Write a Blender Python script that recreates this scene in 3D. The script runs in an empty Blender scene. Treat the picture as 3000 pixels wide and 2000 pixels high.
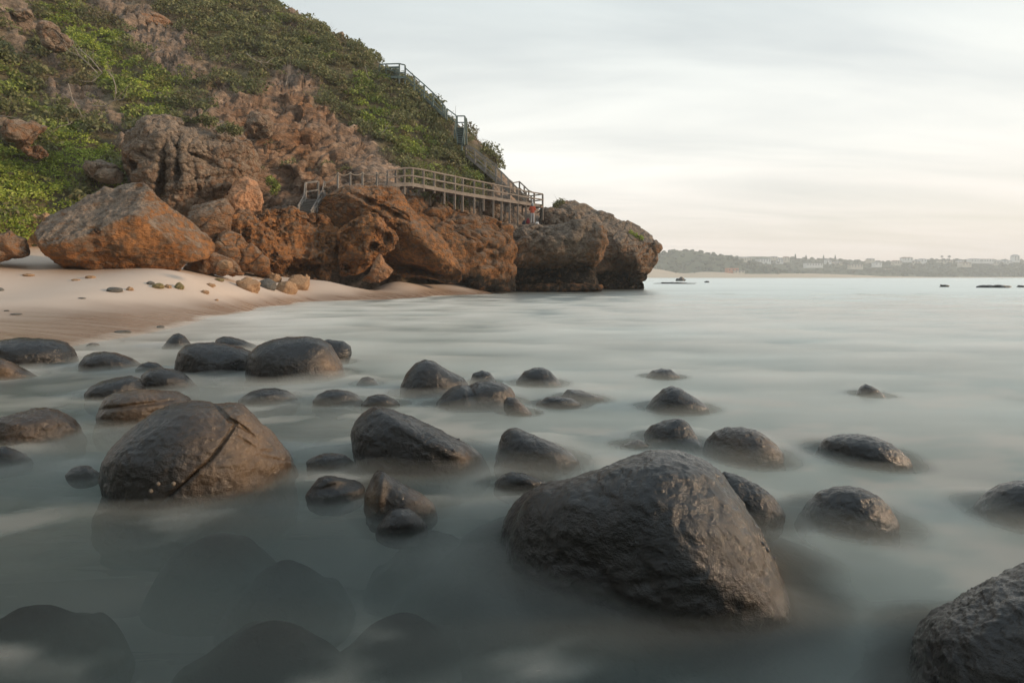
import bpy, bmesh, math, random
import numpy as np
from mathutils import Vector, Matrix

random.seed(7); RNG = np.random.default_rng(7)
scene = bpy.context.scene
COL = scene.collection

# ------------------------------------------------------------------ camera
F = 1667.0; HZ = 811.0; H = 1.2            # focal length and horizon in photo pixels, eye height in metres
cam_d = bpy.data.cameras.new('camera'); cam = bpy.data.objects.new('camera', cam_d); COL.objects.link(cam)
cam.location = (0, 0, H); cam.rotation_euler = (math.radians(90), 0, 0)
cam_d.sensor_width = 36; cam_d.lens = 36 * F / 3000; cam_d.shift_y = -(1000 - HZ) / 3000
cam_d.clip_start = 0.05; cam_d.clip_end = 6000
scene.camera = cam

# ------------------------------------------------------------------ sky
SUN_AZ = math.radians(92); SUN_EL = math.radians(13)
world = bpy.data.worlds.new('World'); scene.world = world; world.use_nodes = True
nt = world.node_tree; N = nt.nodes; L = nt.links; N.clear()
def wn(t, **k):
    n = N.new(t)
    for a, v in k.items(): setattr(n, a, v)
    return n
out = wn('ShaderNodeOutputWorld'); bg = wn('ShaderNodeBackground'); L.new(bg.outputs[0], out.inputs[0])
sky = wn('ShaderNodeTexSky', sky_type='NISHITA', sun_disc=False, sun_elevation=SUN_EL, sun_rotation=SUN_AZ)
sky.air_density = 1.0; sky.dust_density = 2.0
bg.inputs['Strength'].default_value = 0.1
tc = wn('ShaderNodeTexCoord'); sep = wn('ShaderNodeSeparateXYZ'); L.new(tc.outputs['Generated'], sep.inputs[0])
def wm(op, a, b=None, clamp=False):
    n = wn('ShaderNodeMath', operation=op, use_clamp=clamp)
    for i, v in enumerate((a, b)):
        if v is None: continue
        if hasattr(v, 'links'): L.new(v, n.inputs[i])
        else: n.inputs[i].default_value = v
    return n.outputs[0]
zc = wm('MAXIMUM', sep.outputs[2], 0.0)
zz = wm('ADD', zc, 0.12)
comb = wn('ShaderNodeCombineXYZ'); L.new(wm('DIVIDE', sep.outputs[0], zz), comb.inputs[0]); L.new(wm('DIVIDE', sep.outputs[1], zz), comb.inputs[1])
mp = wn('ShaderNodeMapping'); L.new(comb.outputs[0], mp.inputs[0]); mp.inputs['Rotation'].default_value = (0, 0, math.radians(28)); mp.inputs['Scale'].default_value = (0.45, 1.5, 1)
n1 = wn('ShaderNodeTexNoise'); L.new(mp.outputs[0], n1.inputs[0]); n1.inputs['Scale'].default_value = 0.8; n1.inputs['Detail'].default_value = 5; n1.inputs['Roughness'].default_value = 0.52; n1.inputs['Distortion'].default_value = 0.5
cr = wn('ShaderNodeValToRGB'); L.new(n1.outputs[0], cr.inputs[0])
cr.color_ramp.elements[0].position = 0.32; cr.color_ramp.elements[0].color = (0.60, 0.60, 0.60, 1)
cr.color_ramp.elements[1].position = 0.66; cr.color_ramp.elements[1].color = (0.99, 0.99, 0.99, 1)
# thin high cloud: pale, faintly pink towards the horizon
hr = wn('ShaderNodeValToRGB'); L.new(zc, hr.inputs[0]); e = hr.color_ramp.elements
e[0].position = 0.0; e[0].color = (9.6, 8.3, 7.5, 1)
e[1].position = 0.45; e[1].color = (7.4, 8.0, 7.9, 1)
a3 = e.new(0.85); a3.color = (5.0, 6.1, 6.9, 1); a1 = e.new(0.07); a1.color = (9.7, 8.8, 8.0, 1); a2 = e.new(0.2); a2.color = (9.3, 9.2, 8.6, 1)
mx = wn('ShaderNodeMix', data_type='RGBA'); L.new(cr.outputs[0], mx.inputs[0]); L.new(sky.outputs[0], mx.inputs[6]); L.new(hr.outputs[0], mx.inputs[7])
L.new(mx.outputs[2], bg.inputs[0])

sun_d = bpy.data.lights.new('sun', 'SUN'); sun = bpy.data.objects.new('sun', sun_d); COL.objects.link(sun)
sun_d.energy = 2.5; sun_d.angle = math.radians(7); sun_d.color = (1.0, 0.70, 0.45)
sd = Vector((math.sin(SUN_AZ) * math.cos(SUN_EL), math.cos(SUN_AZ) * math.cos(SUN_EL), math.sin(SUN_EL)))
sun.rotation_euler = (-sd).to_track_quat('-Z', 'Y').to_euler()
sun.location = sd * 100

scene.view_settings.view_transform = 'Standard'; scene.view_settings.look = 'None'
scene.view_settings.exposure = 0.3; scene.view_settings.gamma = 1.0
scene.render.engine = 'CYCLES'
cy = scene.cycles
cy.use_denoising = True; cy.max_bounces = 6; cy.diffuse_bounces = 3; cy.glossy_bounces = 3; cy.transmission_bounces = 2
cy.volume_bounces = 2; cy.transparent_max_bounces = 12; cy.caustics_reflective = False; cy.caustics_refractive = False
cy.sample_clamp_indirect = 4

# ------------------------------------------------------------------ maths helpers
CAM = np.array([0, 0, H])
def at(px, py, Y): return np.array([(px - 1500) / F * Y, Y, H + (HZ - py) / F * Y])
def V(px, py, Y): return Vector(at(px, py, Y))
_perm = np.random.default_rng(3).permutation(512).astype(np.int64)
_perm = np.concatenate([_perm, _perm, _perm])
_g = np.random.default_rng(5).normal(size=(512, 3)); _g /= np.linalg.norm(_g, axis=1)[:, None]
def perlin(p):
    p = np.asarray(p, float); i = np.floor(p).astype(np.int64); f = p - i; i &= 511
    u = f * f * f * (f * (f * 6 - 15) + 10); r = 0
    for dx in (0, 1):
        wx = u[:, 0] if dx else 1 - u[:, 0]; hx = _perm[(i[:, 0] + dx) & 511]
        for dy in (0, 1):
            wy = u[:, 1] if dy else 1 - u[:, 1]; hy = _perm[(hx + i[:, 1] + dy) & 511]
            for dz in (0, 1):
                wz = u[:, 2] if dz else 1 - u[:, 2]
                g = _g[_perm[(hy + i[:, 2] + dz) & 511]]
                d = f - np.array([dx, dy, dz])
                r = r + wx * wy * wz * (g * d).sum(1)
    return r * 1.5
def fbm(p, o=4, g=0.5):
    r = 0; a = 1.0; p = np.asarray(p, float)
    for k in range(o):
        r = r + a * perlin(p + 17.3 * k); p = p * 2.03; a *= g
    return r
def ridged(p, o=4, g=0.5):
    r = 0; a = 1.0; p = np.asarray(p, float)
    for k in range(o):
        r = r + a * (0.5 - np.abs(perlin(p + 9.1 * k)) * 1.6); p = p * 2.07; a *= g
    return r
def sstep(a, b, x):
    t = np.clip((x - a) / (b - a), 0, 1); return t * t * (3 - 2 * t)
def vnormals(v, f):
    n = np.zeros_like(v); t = f[:, :3]
    fn = np.cross(v[t[:, 1]] - v[t[:, 0]], v[t[:, 2]] - v[t[:, 0]])
    for k in range(f.shape[1]): np.add.at(n, f[:, k], fn)
    return n / np.maximum(np.linalg.norm(n, axis=1), 1e-9)[:, None]
def mesh_np(name, v, f, mat=None, smooth=True, attrs=None):
    me = bpy.data.meshes.new(name); v = np.asarray(v, np.float32); f = np.asarray(f, np.int32)
    k = f.shape[1]; me.vertices.add(len(v)); me.vertices.foreach_set('co', v.ravel())
    me.loops.add(f.size); me.loops.foreach_set('vertex_index', f.ravel())
    me.polygons.add(len(f)); me.polygons.foreach_set('loop_start', np.arange(0, f.size, k, dtype=np.int32))
    me.update(calc_edges=True); me.validate()
    me.polygons.foreach_set('use_smooth', np.full(len(me.polygons), smooth))
    for a, val in (attrs or {}).items():
        at_ = me.attributes.new(a, 'FLOAT', 'POINT'); at_.data.foreach_set('value', np.asarray(val, np.float32))
    if mat: me.materials.append(mat)
    return me
def tag(o, label=None, cat=None, group=None, kind=None):
    if label: o['label'] = label
    if cat: o['category'] = cat
    if group: o['group'] = group
    if kind: o['kind'] = kind
    return o
def link(name, me, parent=None, loc=None):
    o = bpy.data.objects.new(name, me); COL.objects.link(o)
    if loc is not None: o.location = loc
    if parent is not None:
        o.parent = parent
        if 'base' in parent.keys(): o.matrix_parent_inverse = Matrix.Translation(-Vector(parent['base']))
    return o
def thing(name, loc, label, cat, group=None):
    o = bpy.data.objects.new(name, None); COL.objects.link(o); o.location = loc; o.empty_display_size = 0.2
    o['base'] = list(loc); return tag(o, label, cat, group)
_ico = {}
def ico(n):
    if n not in _ico:
        bm = bmesh.new(); bmesh.ops.create_icosphere(bm, subdivisions=n, radius=1)
        v = np.array([x.co[:] for x in bm.verts]); bm.verts.index_update()
        f = np.array([[q.index for q in x.verts] for x in bm.faces]); bm.free(); _ico[n] = (v, f)
    return _ico[n]
def grid_faces(nr, nc):
    i = np.arange(nr * nc).reshape(nr, nc)
    return np.stack([i[:-1, :-1].ravel(), i[:-1, 1:].ravel(), i[1:, 1:].ravel(), i[1:, :-1].ravel()], 1)

# ------------------------------------------------------------------ material helpers
class M:
    def __init__(s, name):
        s.m = bpy.data.materials.new(name); s.m.use_nodes = True; s.t = s.m.node_tree; s.t.nodes.clear()
        s.out = s.t.nodes.new('ShaderNodeOutputMaterial'); s.pos = None
    def n(s, t, ins=None, **k):
        n = s.t.nodes.new(t)
        for a, v in k.items(): setattr(n, a, v)
        for a, v in (ins or {}).items(): s.set(n.inputs[a], v)
        return n
    def set(s, sock, v):
        if hasattr(v, 'links'): s.t.links.new(v, sock)
        else: sock.default_value = v
    def P(s):
        if s.pos is None: s.pos = s.n('ShaderNodeNewGeometry').outputs['Position']
        return s.pos
    def noise(s, scale, detail=4, rough=0.55, vec=None, dist=0.0, stretch=None):
        v = vec or s.P()
        if stretch: v = s.n('ShaderNodeMapping', {'Vector': v, 'Scale': stretch[:3], 'Rotation': stretch[3] if len(stretch) > 3 else (0, 0, 0)}).outputs[0]
        return s.n('ShaderNodeTexNoise', {'Vector': v, 'Scale': scale, 'Detail': detail, 'Roughness': rough, 'Distortion': dist}).outputs[0]
    def voro(s, scale, feature='F1', vec=None):
        return s.n('ShaderNodeTexVoronoi', {'Vector': vec or s.P(), 'Scale': scale}, feature=feature).outputs['Distance']
    def ramp(s, fac, *st):
        n = s.n('ShaderNodeValToRGB', {'Fac': fac}); e = n.color_ramp.elements
        for i, (p, c) in enumerate(st):
            q = e[i] if i < 2 else e.new(p)
            q.position = p; q.color = (*c, 1) if hasattr(c, '__len__') else (c, c, c, 1)
        return n.outputs[0]
    def mix(s, fac, a, b, blend='MIX'):
        n = s.n('ShaderNodeMix', data_type='RGBA', blend_type=blend)
        for i, v in ((0, fac), (6, a), (7, b)):
            if hasattr(v, '__len__') and not hasattr(v, 'links') and len(v) == 3: v = (*v, 1)
            s.set(n.inputs[i], v)
        return n.outputs[2]
    def math(s, op, a, b=0.0, clamp=False):
        n = s.n('ShaderNodeMath', operation=op, use_clamp=clamp); s.set(n.inputs[0], a); s.set(n.inputs[1], b); return n.outputs[0]
    def attr(s, name): return s.n('ShaderNodeAttribute', attribute_name=name).outputs['Fac']
    def bump(s, h, strength=0.5, dist=0.05, normal=None):
        i = {'Height': h, 'Strength': strength, 'Distance': dist}
        if normal is not None: i['Normal'] = normal
        return s.n('ShaderNodeBump', i).outputs[0]
    def bsdf(s, col, rough=0.8, normal=None, spec=0.3, **k):
        i = {'Base Color': (*col, 1) if hasattr(col, '__len__') and not hasattr(col, 'links') else col, 'Roughness': rough, 'Specular IOR Level': spec}
        if normal is not None: i['Normal'] = normal
        i.update(k); b = s.n('ShaderNodeBsdfPrincipled', i); return b.outputs[0]
    def done(s, sh): s.t.links.new(sh, s.out.inputs[0]); return s.m

def mat_simple(name, col, rough=0.7, var=0.25, scale=3.0, spec=0.3, bump=0.3):
    m = M(name); nz = m.noise(scale, 5)
    c = m.mix(m.math('MULTIPLY', nz, 1.0), tuple(x * (1 - var) for x in col), tuple(min(1, x * (1 + var)) for x in col))
    return m.done(m.bsdf(c, rough, m.bump(m.noise(scale * 6, 3), bump, 0.01), spec))

def mat_basalt():
    m = M('wet_basalt')
    big = m.noise(2.2, 5); fine = m.noise(26, 6, 0.62); rust_sunlit = m.attr('rust_sunlit')
    wrk = m.noise(13, 8, 0.66, dist=0.3, stretch=(1.0, 1.0, 1.6))
    c = m.mix(m.ramp(big, (0.3, 0.0), (0.7, 1.0)), (0.008, 0.0085, 0.009), (0.020, 0.0185, 0.017))
    c = m.mix(m.ramp(m.noise(9, 4), (0.5, 0.0), (0.75, 0.6)), c, (0.024, 0.022, 0.019))
    rf = m.math('MULTIPLY', rust_sunlit, m.ramp(m.noise(7, 5), (0.25, 0.25), (0.6, 1.0)))
    c = m.mix(rf, c, m.mix(m.noise(18, 4), (0.085, 0.046, 0.022), (0.22, 0.145, 0.08)))
    ed = m.voro(34, 'F1')
    h = m.math('ADD', m.math('MULTIPLY', wrk, 1.0), m.math('MULTIPLY', fine, 0.8))
    h = m.math('ADD', h, m.math('MULTIPLY', ed, 0.25))
    pm_ = m.ramp(m.noise(3.5, 3), (0.35, 0.35), (0.65, 1.0)); nb = m.bump(m.math('MULTIPLY', h, pm_), 0.6, 0.042)
    ro = m.ramp(m.noise(5, 4), (0.3, 0.19), (0.75, 0.40))
    zq = m.n('ShaderNodeSeparateXYZ', {0: m.P()}).outputs[2]      # no air film on what lies under water
    dryf = m.n('ShaderNodeMapRange', {'Value': zq, 'From Min': -0.015, 'From Max': 0.03}).outputs[0]
    return m.done(m.bsdf(c, ro, nb, m.math('MULTIPLY', dryf, 0.2), **{'Coat Weight': m.math('MULTIPLY', dryf, 0.6), 'Coat Roughness': 0.13, 'Coat Normal': m.bump(m.math('ADD', wrk, m.math('MULTIPLY', fine, 0.4)), 0.5, 0.033)}))

def mat_rock(name, strat=(1, 1, 3)):
    # iron-stained coastal sandstone: orange where fresh, buff, grey lichen crust where old, black algae at the tide line
    m = M(name); gy = m.attr('grey'); dk = m.attr('dark'); pl = m.attr('pale')
    a = m.noise(0.7, 6, 0.6); b = m.noise(3.2, 6, 0.65); st = m.noise(1.6, 6, 0.65, stretch=(*strat, (0.15, 0.42, 0)), dist=0.6)
    c = m.mix(m.ramp(a, (0.32, 0.0), (0.68, 1.0)), (0.265, 0.116, 0.044), (0.475, 0.228, 0.094))
    c = m.mix(m.ramp(b, (0.46, 0.0), (0.62, 0.85)), c, (0.095, 0.062, 0.040))
    c = m.mix(m.ramp(st, (0.5, 0.0), (0.6, 0.75)), c, (0.150, 0.100, 0.066))
    c = m.mix(pl, c, m.mix(b, (0.55, 0.27, 0.14), (0.62, 0.38, 0.24)))
    gcol = m.mix(m.ramp(b, (0.35, 0.0), (0.65, 1.0)), (0.135, 0.112, 0.092), (0.37, 0.29, 0.22))
    gcol = m.mix(m.ramp(m.noise(9, 5), (0.56, 0.0), (0.72, 0.8)), gcol, (0.48, 0.375, 0.295))
    gf = m.math('ADD', gy, m.math('MULTIPLY', m.math('SUBTRACT', b, 0.5), 1.6), True)
    c = m.mix(gf, c, gcol)
    df = m.math('MULTIPLY', dk, m.ramp(m.noise(2.2, 5), (0.36, 0.35), (0.55, 1.0)), True)
    c = m.mix(df, c, (0.030, 0.025, 0.020))
    pits = m.voro(5.5)
    h = m.math('ADD', m.math('MULTIPLY', m.noise(4, 8, 0.68), 1.3), m.math('MULTIPLY', st, 1.4))
    h = m.math('ADD', h, m.math('MULTIPLY', pits, 0.35))
    return m.done(m.bsdf(c, 0.88, m.bump(h, 0.9, 0.22), 0.15))

def mat_hill():
    m = M('hillside_earth'); vg = m.attr('veg'); og = m.attr('orange')
    b = m.noise(2.6, 7, 0.68); st = m.noise(1.3, 7, 0.68, stretch=(0.7, 0.7, 3.0, (0.1, 0.5, 0)), dist=0.7)
    grey = m.mix(m.ramp(b, (0.34, 0.0), (0.66, 1.0)), (0.11, 0.092, 0.078), (0.40, 0.315, 0.25))
    oran = m.mix(m.ramp(st, (0.36, 0.0), (0.62, 1.0)), (0.115, 0.068, 0.042), (0.38, 0.205, 0.108))
    c = m.mix(m.math('ADD', og, m.math('MULTIPLY', m.math('SUBTRACT', b, 0.5), 1.5), True), grey, oran)
    c = m.mix(m.ramp(m.noise(0.9, 5), (0.52, 0.0), (0.68, 0.75)), c, (0.50, 0.365, 0.27))
    soil = m.mix(b, (0.085, 0.085, 0.040), (0.17, 0.145, 0.085))
    c = m.mix(m.math('MULTIPLY', vg, 0.85), c, soil)
    h = m.math('ADD', m.noise(2.2, 6, 0.6), m.math('MULTIPLY', st, 1.6))
    return m.done(m.bsdf(c, 0.92, m.bump(h, 0.85, 0.28), 0.1))

def mat_sand():
    m = M('beach_sand'); wet = m.attr('wet')
    dry = m.mix(m.noise(0.6, 5), (0.53, 0.425, 0.345), (0.61, 0.51, 0.425))
    dry = m.mix(m.ramp(m.noise(45, 4), (0.45, 0.0), (0.8, 0.25)), dry, (0.36, 0.25, 0.17))
    wst = m.noise(1.1, 5, 0.6, stretch=(0.35, 2.4, 1, (0, 0, 0.25)))
    wf = m.math('ADD', wet, m.math('MULTIPLY', m.math('SUBTRACT', wst, 0.5), m.math('MULTIPLY', wet, 1.1)), True)
    c = m.mix(wf, dry, (0.30, 0.215, 0.16))
    c = m.mix(m.attr('bed'), c, m.mix(m.noise(6, 4), (0.018, 0.018, 0.016), (0.045, 0.042, 0.036)))
    ro = m.math('SUBTRACT', 0.95, m.math('MULTIPLY', wf, 0.68))
    return m.done(m.bsdf(c, ro, m.bump(m.math('ADD', m.noise(28, 5), m.math('MULTIPLY', m.noise(3, 4), 1.0)), 0.12, 0.03), 0.4))

def mat_leaf(name, lo, hi, dry=(0.16, 0.12, 0.07)):
    m = M(name); t = m.attr('tint'); d = m.attr('dry')
    c = m.mix(t, lo, hi); c = m.mix(d, c, dry)
    b1 = m.n('ShaderNodeBsdfDiffuse', {'Color': c}).outputs[0]
    b2 = m.n('ShaderNodeBsdfTranslucent', {'Color': c}).outputs[0]
    b3 = m.n('ShaderNodeBsdfGlossy', {'Color': (0.5, 0.5, 0.5, 1), 'Roughness': 0.5}).outputs[0]
    s1 = m.n('ShaderNodeMixShader', {0: 0.3, 1: b1, 2: b2}).outputs[0]
    return m.done(m.n('ShaderNodeMixShader', {0: 0.04, 1: s1, 2: b3}).outputs[0])

def mat_wood(name, c0, c1, grey=0.5):
    m = M(name)
    g = m.noise(9, 5, 0.6, stretch=(6, 6, 0.8)); w = m.noise(1.7, 4)
    c = m.mix(m.ramp(g, (0.3, 0.0), (0.7, 1.0)), c0, c1)
    c = m.mix(m.ramp(w, (0.45, 0.0), (0.7, 0.6)), c, tuple(0.6 * x for x in c0))
    return m.done(m.bsdf(c, 0.85, m.bump(g, 0.4, 0.01), 0.2))

MB = mat_basalt(); MR = mat_rock('sandstone_rock'); MH = mat_hill(); MS = mat_sand()
MWOOD = mat_wood('weathered_grey_timber', (0.17, 0.155, 0.14), (0.33, 0.31, 0.285))
MWOOD2 = mat_wood('brown_grey_timber', (0.16, 0.135, 0.115), (0.31, 0.27, 0.235))
MWOODG = mat_wood('painted_green_timber', (0.11, 0.145, 0.135), (0.20, 0.25, 0.23))
MROPE = mat_simple('pale_rope', (0.36, 0.31, 0.25), 0.9)
LEAF_OL = mat_leaf('olive_scrub_leaf', (0.104, 0.122, 0.049), (0.317, 0.317, 0.146))
LEAF_GR = mat_leaf('green_scrub_leaf', (0.116, 0.165, 0.037), (0.403, 0.464, 0.116))
LEAF_BR = mat_leaf('bright_scrub_leaf', (0.171, 0.244, 0.037), (0.561, 0.634, 0.122))
TWIG = mat_leaf('dry_twig', (0.11, 0.085, 0.062), (0.28, 0.225, 0.175))

# ------------------------------------------------------------------ rock bodies
FOOT = []      # waterline footprints: x, y, half width, half depth
def smooth_outline(pts, cx, cy, n=720, sig=3.0):
    p = np.array(pts, float); q = np.vstack([p, p[:1]])
    seg = np.linalg.norm(np.diff(q, axis=0), axis=1); s = np.concatenate([[0], np.cumsum(seg)])
    t = np.linspace(0, s[-1], 3000, endpoint=False)
    x = np.interp(t, s, q[:, 0]) - cx; y = np.interp(t, s, q[:, 1]) - cy
    a = np.arctan2(-y, x); r = np.hypot(x, y); k = np.round((a + np.pi) / (2 * np.pi) * n).astype(int) % n
    R = np.zeros(n); np.maximum.at(R, k, r)
    g = np.where(R > 0)[0]; R = np.interp(np.arange(n), np.concatenate([g - n, g, g + n]), np.tile(R[g], 3))
    w = np.exp(-0.5 * (np.arange(-12, 13) / sig) ** 2); w /= w.sum()
    return np.convolve(np.concatenate([R[-12:], R, R[:12]]), w, 'valid')
def worley(p):
    p = np.asarray(p, float); i = np.floor(p).astype(np.int64); best = np.full(len(p), 9.0); sec = best.copy(); idv = np.zeros(len(p))
    for dx in (-1, 0, 1):
        for dy in (-1, 0, 1):
            for dz in (-1, 0, 1):
                c = i + np.array([dx, dy, dz]); hh = _perm[(_perm[(_perm[c[:, 0] & 511] + c[:, 1]) & 511] + c[:, 2]) & 511]
                q = c + 0.5 + 0.42 * _g[hh]; d = np.linalg.norm(p - q, axis=1); nb = d < best
                sec = np.where(nb, best, np.minimum(sec, d)); best = np.where(nb, d, best); idv = np.where(nb, hh / 511.0, idv)
    return best, sec, idv
def facet(P, C, v, n, seed, keep=(0.78, 0.97)):
    rg = np.random.default_rng(seed); Q = P - C
    for _ in range(n):
        d = rg.normal(size=3) * 0.75 - v * 0.9; d /= np.linalg.norm(d); s_ = Q @ d; t = np.quantile(s_, 0.999) * rg.uniform(*keep)
        Q = Q - d[None] * (np.maximum(s_ - t, 0) * 0.88)[:, None]
    return Q + C
def rock_body(outline, D, thick, lev=6, centre=None, relief=(), noise=(), front=1.0, sig=3.0, flat=None, back=1.0, chop=0, under=0.0, yaw=0.0, cuts=()):
    """outline: photo pixels of the body as seen; D: distance of its widest section; thick: half depth in metres.
    relief: (px, py, radius px, metres towards the viewer). noise: (scale, amplitude, kind)."""
    o = np.array(outline, float)
    cx, cy = centre if centre else ((o[:, 0].min() + o[:, 0].max()) / 2, (o[:, 1].min() + o[:, 1].max()) / 2)
    C = at(cx, cy, D); v = C - CAM; dist = np.linalg.norm(v); v /= dist
    r = np.cross(v, [0, 0, 1]); r /= np.linalg.norm(r)
    if yaw: v = v + yaw * r; v /= np.linalg.norm(v); r = np.cross(v, [0, 0, 1]); r /= np.linalg.norm(r)      # body turned in plan
    u = np.cross(r, v)
    d = np.stack([(o[:, 0] - 1500) / F, np.ones(len(o)), (HZ - o[:, 1]) / F], 1)
    d = d * (((C - CAM) @ v) / (d @ v))[:, None] + CAM - C
    loc = np.stack([d @ r, -(d @ u)], 1)
    R = smooth_outline(loc, 0, 0, sig=sig)
    iv, f = ico(lev); q = iv @ np.array([[1, 0, 0], [0, 0, 1], [0, -1, 0]]).T      # x right, y up, z towards viewer
    a = np.arctan2(q[:, 1], q[:, 0]); rho = np.hypot(q[:, 0], q[:, 1])
    k = (a + np.pi) / (2 * np.pi) * 720; i0 = np.floor(k).astype(int) % 720; fr = k - np.floor(k)
    rad = R[i0] * (1 - fr) + R[(i0 + 1) % 720] * fr
    rm = R.mean(); blend = sstep(0.0, 0.35, rho); rad = rm * 0.0 + rad * blend + (1 - blend) * np.minimum(rad, rm * 1.0)
    X = np.cos(a) * rad * rho; Y = np.sin(a) * rad * rho; Z = q[:, 2]
    ff = flat if flat else 1.0
    Z = np.sign(Z) * np.abs(Z) ** ff
    Z = np.where(Z > 0, Z * thick * front, Z * thick * back)
    for (qx, qy, qz, nx, ny, nz) in cuts:      # flat broken faces
        ln = math.sqrt(nx * nx + ny * ny + nz * nz); nx, ny, nz = nx / ln, ny / ln, nz / ln
        e_ = np.maximum((X - qx) * nx + (Y - qy) * ny + (Z - qz) * nz, 0) * 0.93; X = X - nx * e_; Y = Y - ny * e_; Z = Z - nz * e_
    if under: Z = Z - under * sstep(0.05, 0.95, -q[:, 1] * rho / np.maximum(rho, 1e-6)) * sstep(-0.2, 0.3, q[:, 2])
    if len(relief):
        px = cx + X / dist * F * np.linalg.norm([0, 1, v[2] / v[1]]) * 1.0; py = cy - Y / dist * F
        px = cx + X * F / (D); py = cy - Y * F / (D)
        fw = sstep(-0.05, 0.35, q[:, 2])
        for (bx, by, br, am) in relief:
            if hasattr(br, '__len__'):
                ca, sa = math.cos(br[2]), math.sin(br[2]); ux = (px - bx) * ca + (py - by) * sa; uy = -(px - bx) * sa + (py - by) * ca
                g = np.exp(-((ux / br[0]) ** 2 + (uy / br[1]) ** 2) ** 1.3)
            else: g = np.exp(-(((px - bx) ** 2 + (py - by) ** 2) / br ** 2) ** 1.3)
            Z = Z + am * g * fw
    P = C + X[:, None] * r + Y[:, None] * u - Z[:, None] * v
    if chop: P = facet(P, C, v, chop, int(abs(cx * 7 + cy)))
    for (sc, am, kind) in noise:
        n = vnormals(P, f)
        if kind == 'f': h = fbm(P * sc, 4)
        elif kind == 's': h = perlin(P * sc)
        elif kind == 'r': h = ridged(P * sc, 4, 0.55)
        elif kind == 'strata':
            w = P @ np.array([-0.42, 0.1, 0.9]) + 0.35 * fbm(P * 0.5, 3)
            h = np.abs(((w * sc) % 1.0) - 0.5) * 2 + 0.6 * fbm(P * np.array([sc, sc, sc * 3]) * 0.7, 4)
        elif kind == 'drip':
            h = ridged(P * np.array([sc, sc, sc * 0.28]), 4, 0.55)
        elif kind == 'block':
            b_, s_, i_ = worley((P + 0.25 * np.stack([fbm(P * 0.8, 2), fbm(P * 0.8 + 31, 2), fbm(P * 0.8 + 77, 2)], 1)) @ np.array([[1, 0, 0.4], [0, 1, 0], [-0.4, 0, 1]]).T * np.array([sc, sc, sc * 1.7]))
            h = (i_ - 0.5) * 1.6 - 0.7 * (1 - sstep(0.0, 0.16, s_ - b_))
        elif kind == 'tafoni':
            b_, s_, i_ = worley(P * np.array([sc, sc, sc * 1.25])); h = -sstep(0.55, 0.12, b_) * sstep(-0.05, 0.35, fbm(P * sc * 0.3 + 7, 2) + 0.05)
        elif kind == 'lump':
            h = 1 - np.abs(perlin(P * sc)) * 2.2 + 0.4 * perlin(P * sc * 2.3)
        P = P + n * (h * am)[:, None]
    return P, f, C, (r, u, v)
USED = []
def put(name, P, f, mat, label, cat, group=None, attrs=None):
    base = np.array([P[:, 0].mean(), P[:, 1].mean(), P[:, 2].min()])
    o = link(name, mesh_np(name, P - base, f, mat, True, attrs), None, base)
    return tag(o, label, cat, group)

# ------------------------------------------------------------------ ground, seabed, water
def tps_fit(pts, lam=1e-3):
    p = np.array(pts, float); xy = p[:, :2]; n = len(p)
    r = np.linalg.norm(xy[:, None] - xy[None], axis=2); K = np.where(r > 0, r * r * np.log(np.maximum(r, 1e-9)), 0) + lam * np.eye(n) * n
    A = np.zeros((n + 3, n + 3)); A[:n, :n] = K; A[:n, n] = 1; A[:n, n + 1:] = xy; A[n:, :n] = A[:n, n:].T
    w = np.linalg.solve(A, np.concatenate([p[:, 2], np.zeros(3)]))
    def ev(x, y):
        q = np.stack([np.ravel(x), np.ravel(y)], 1); res = np.zeros(len(q))
        for s in range(0, len(q), 20000):
            b = q[s:s + 20000]; d2 = ((b[:, None] - xy[None]) ** 2).sum(2)
            res[s:s + 20000] = 0.5 * (d2 * np.log(np.maximum(d2, 1e-12))) @ w[:n] + w[n] + b @ w[n + 1:]
        return res.reshape(np.shape(x))
    return ev
# beach points as (photo x, photo y, distance); the height follows
bp = [at(*q) for q in [(0, 735, 24), (150, 775, 21), (330, 800, 20), (530, 803, 20.5), (700, 812, 27), (850, 813, 31), (960, 824, 31),
      (1150, 826, 36), (1330, 832, 41), (0, 860, 17), (250, 860, 17), (500, 850, 19), (700, 850, 23), (0, 930, 13), (250, 920, 14), (450, 900, 17),
      (700, 880, 22), (900, 850, 29), (-300, 900, 13), (-300, 760, 18), (-900, 820, 14), (30, 690, 27), (-200, 700, 22)]]
bp += [np.array([(px - 1500) / F * (F * H / (py - HZ)), F * H / (py - HZ), 0.0]) for px, py in
       [(-200, 1120), (60, 1045), (250, 1010), (400, 985), (560, 950), (720, 915), (900, 884), (1050, 868), (1180, 858), (1300, 852)]]
bp += [np.array(q, float) for q in [(-3, 49, 0.0), (3, 51, -.1), (0, 44, -.3), (-3.5, 36, -.55), (-3.5, 26, -.6), (-4, 18, -.5), (-4, 12, -.4),
       (-3.5, 8, -.36), (-3, 5, -.36), (-1.5, 3, -.36), (0, 2, -.38), (2, 3, -.42), (0, 6, -.42), (3, 8, -.6), (4, 14, -.9), (4, 25, -1.1), (10, 40, -1.4),
       (12, 10, -1.2), (20, 25, -1.4), (-6, 3, -.1), (-9, 4, .6), (-6, 0, -.2), (-2, -3, -.3), (4, -3, -.5), (-12, -2, 1.0), (10, -3, -1.2), (20, 55, -1.4), (-22, 8, 2.6), (-28, 20, 3.4)]]
sand_z = tps_fit(bp, 2e-3)
xs = np.concatenate([np.linspace(-40, -14, 60)[:-1], np.linspace(-14, 6, 190)[:-1], np.linspace(6, 26, 40)])
ys = np.concatenate([np.linspace(-8, 1, 25)[:-1], np.linspace(1, 14, 110)[:-1], np.linspace(14, 56, 150)])
GX, GY = np.meshgrid(xs, ys); GZ = sand_z(GX, GY)
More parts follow.
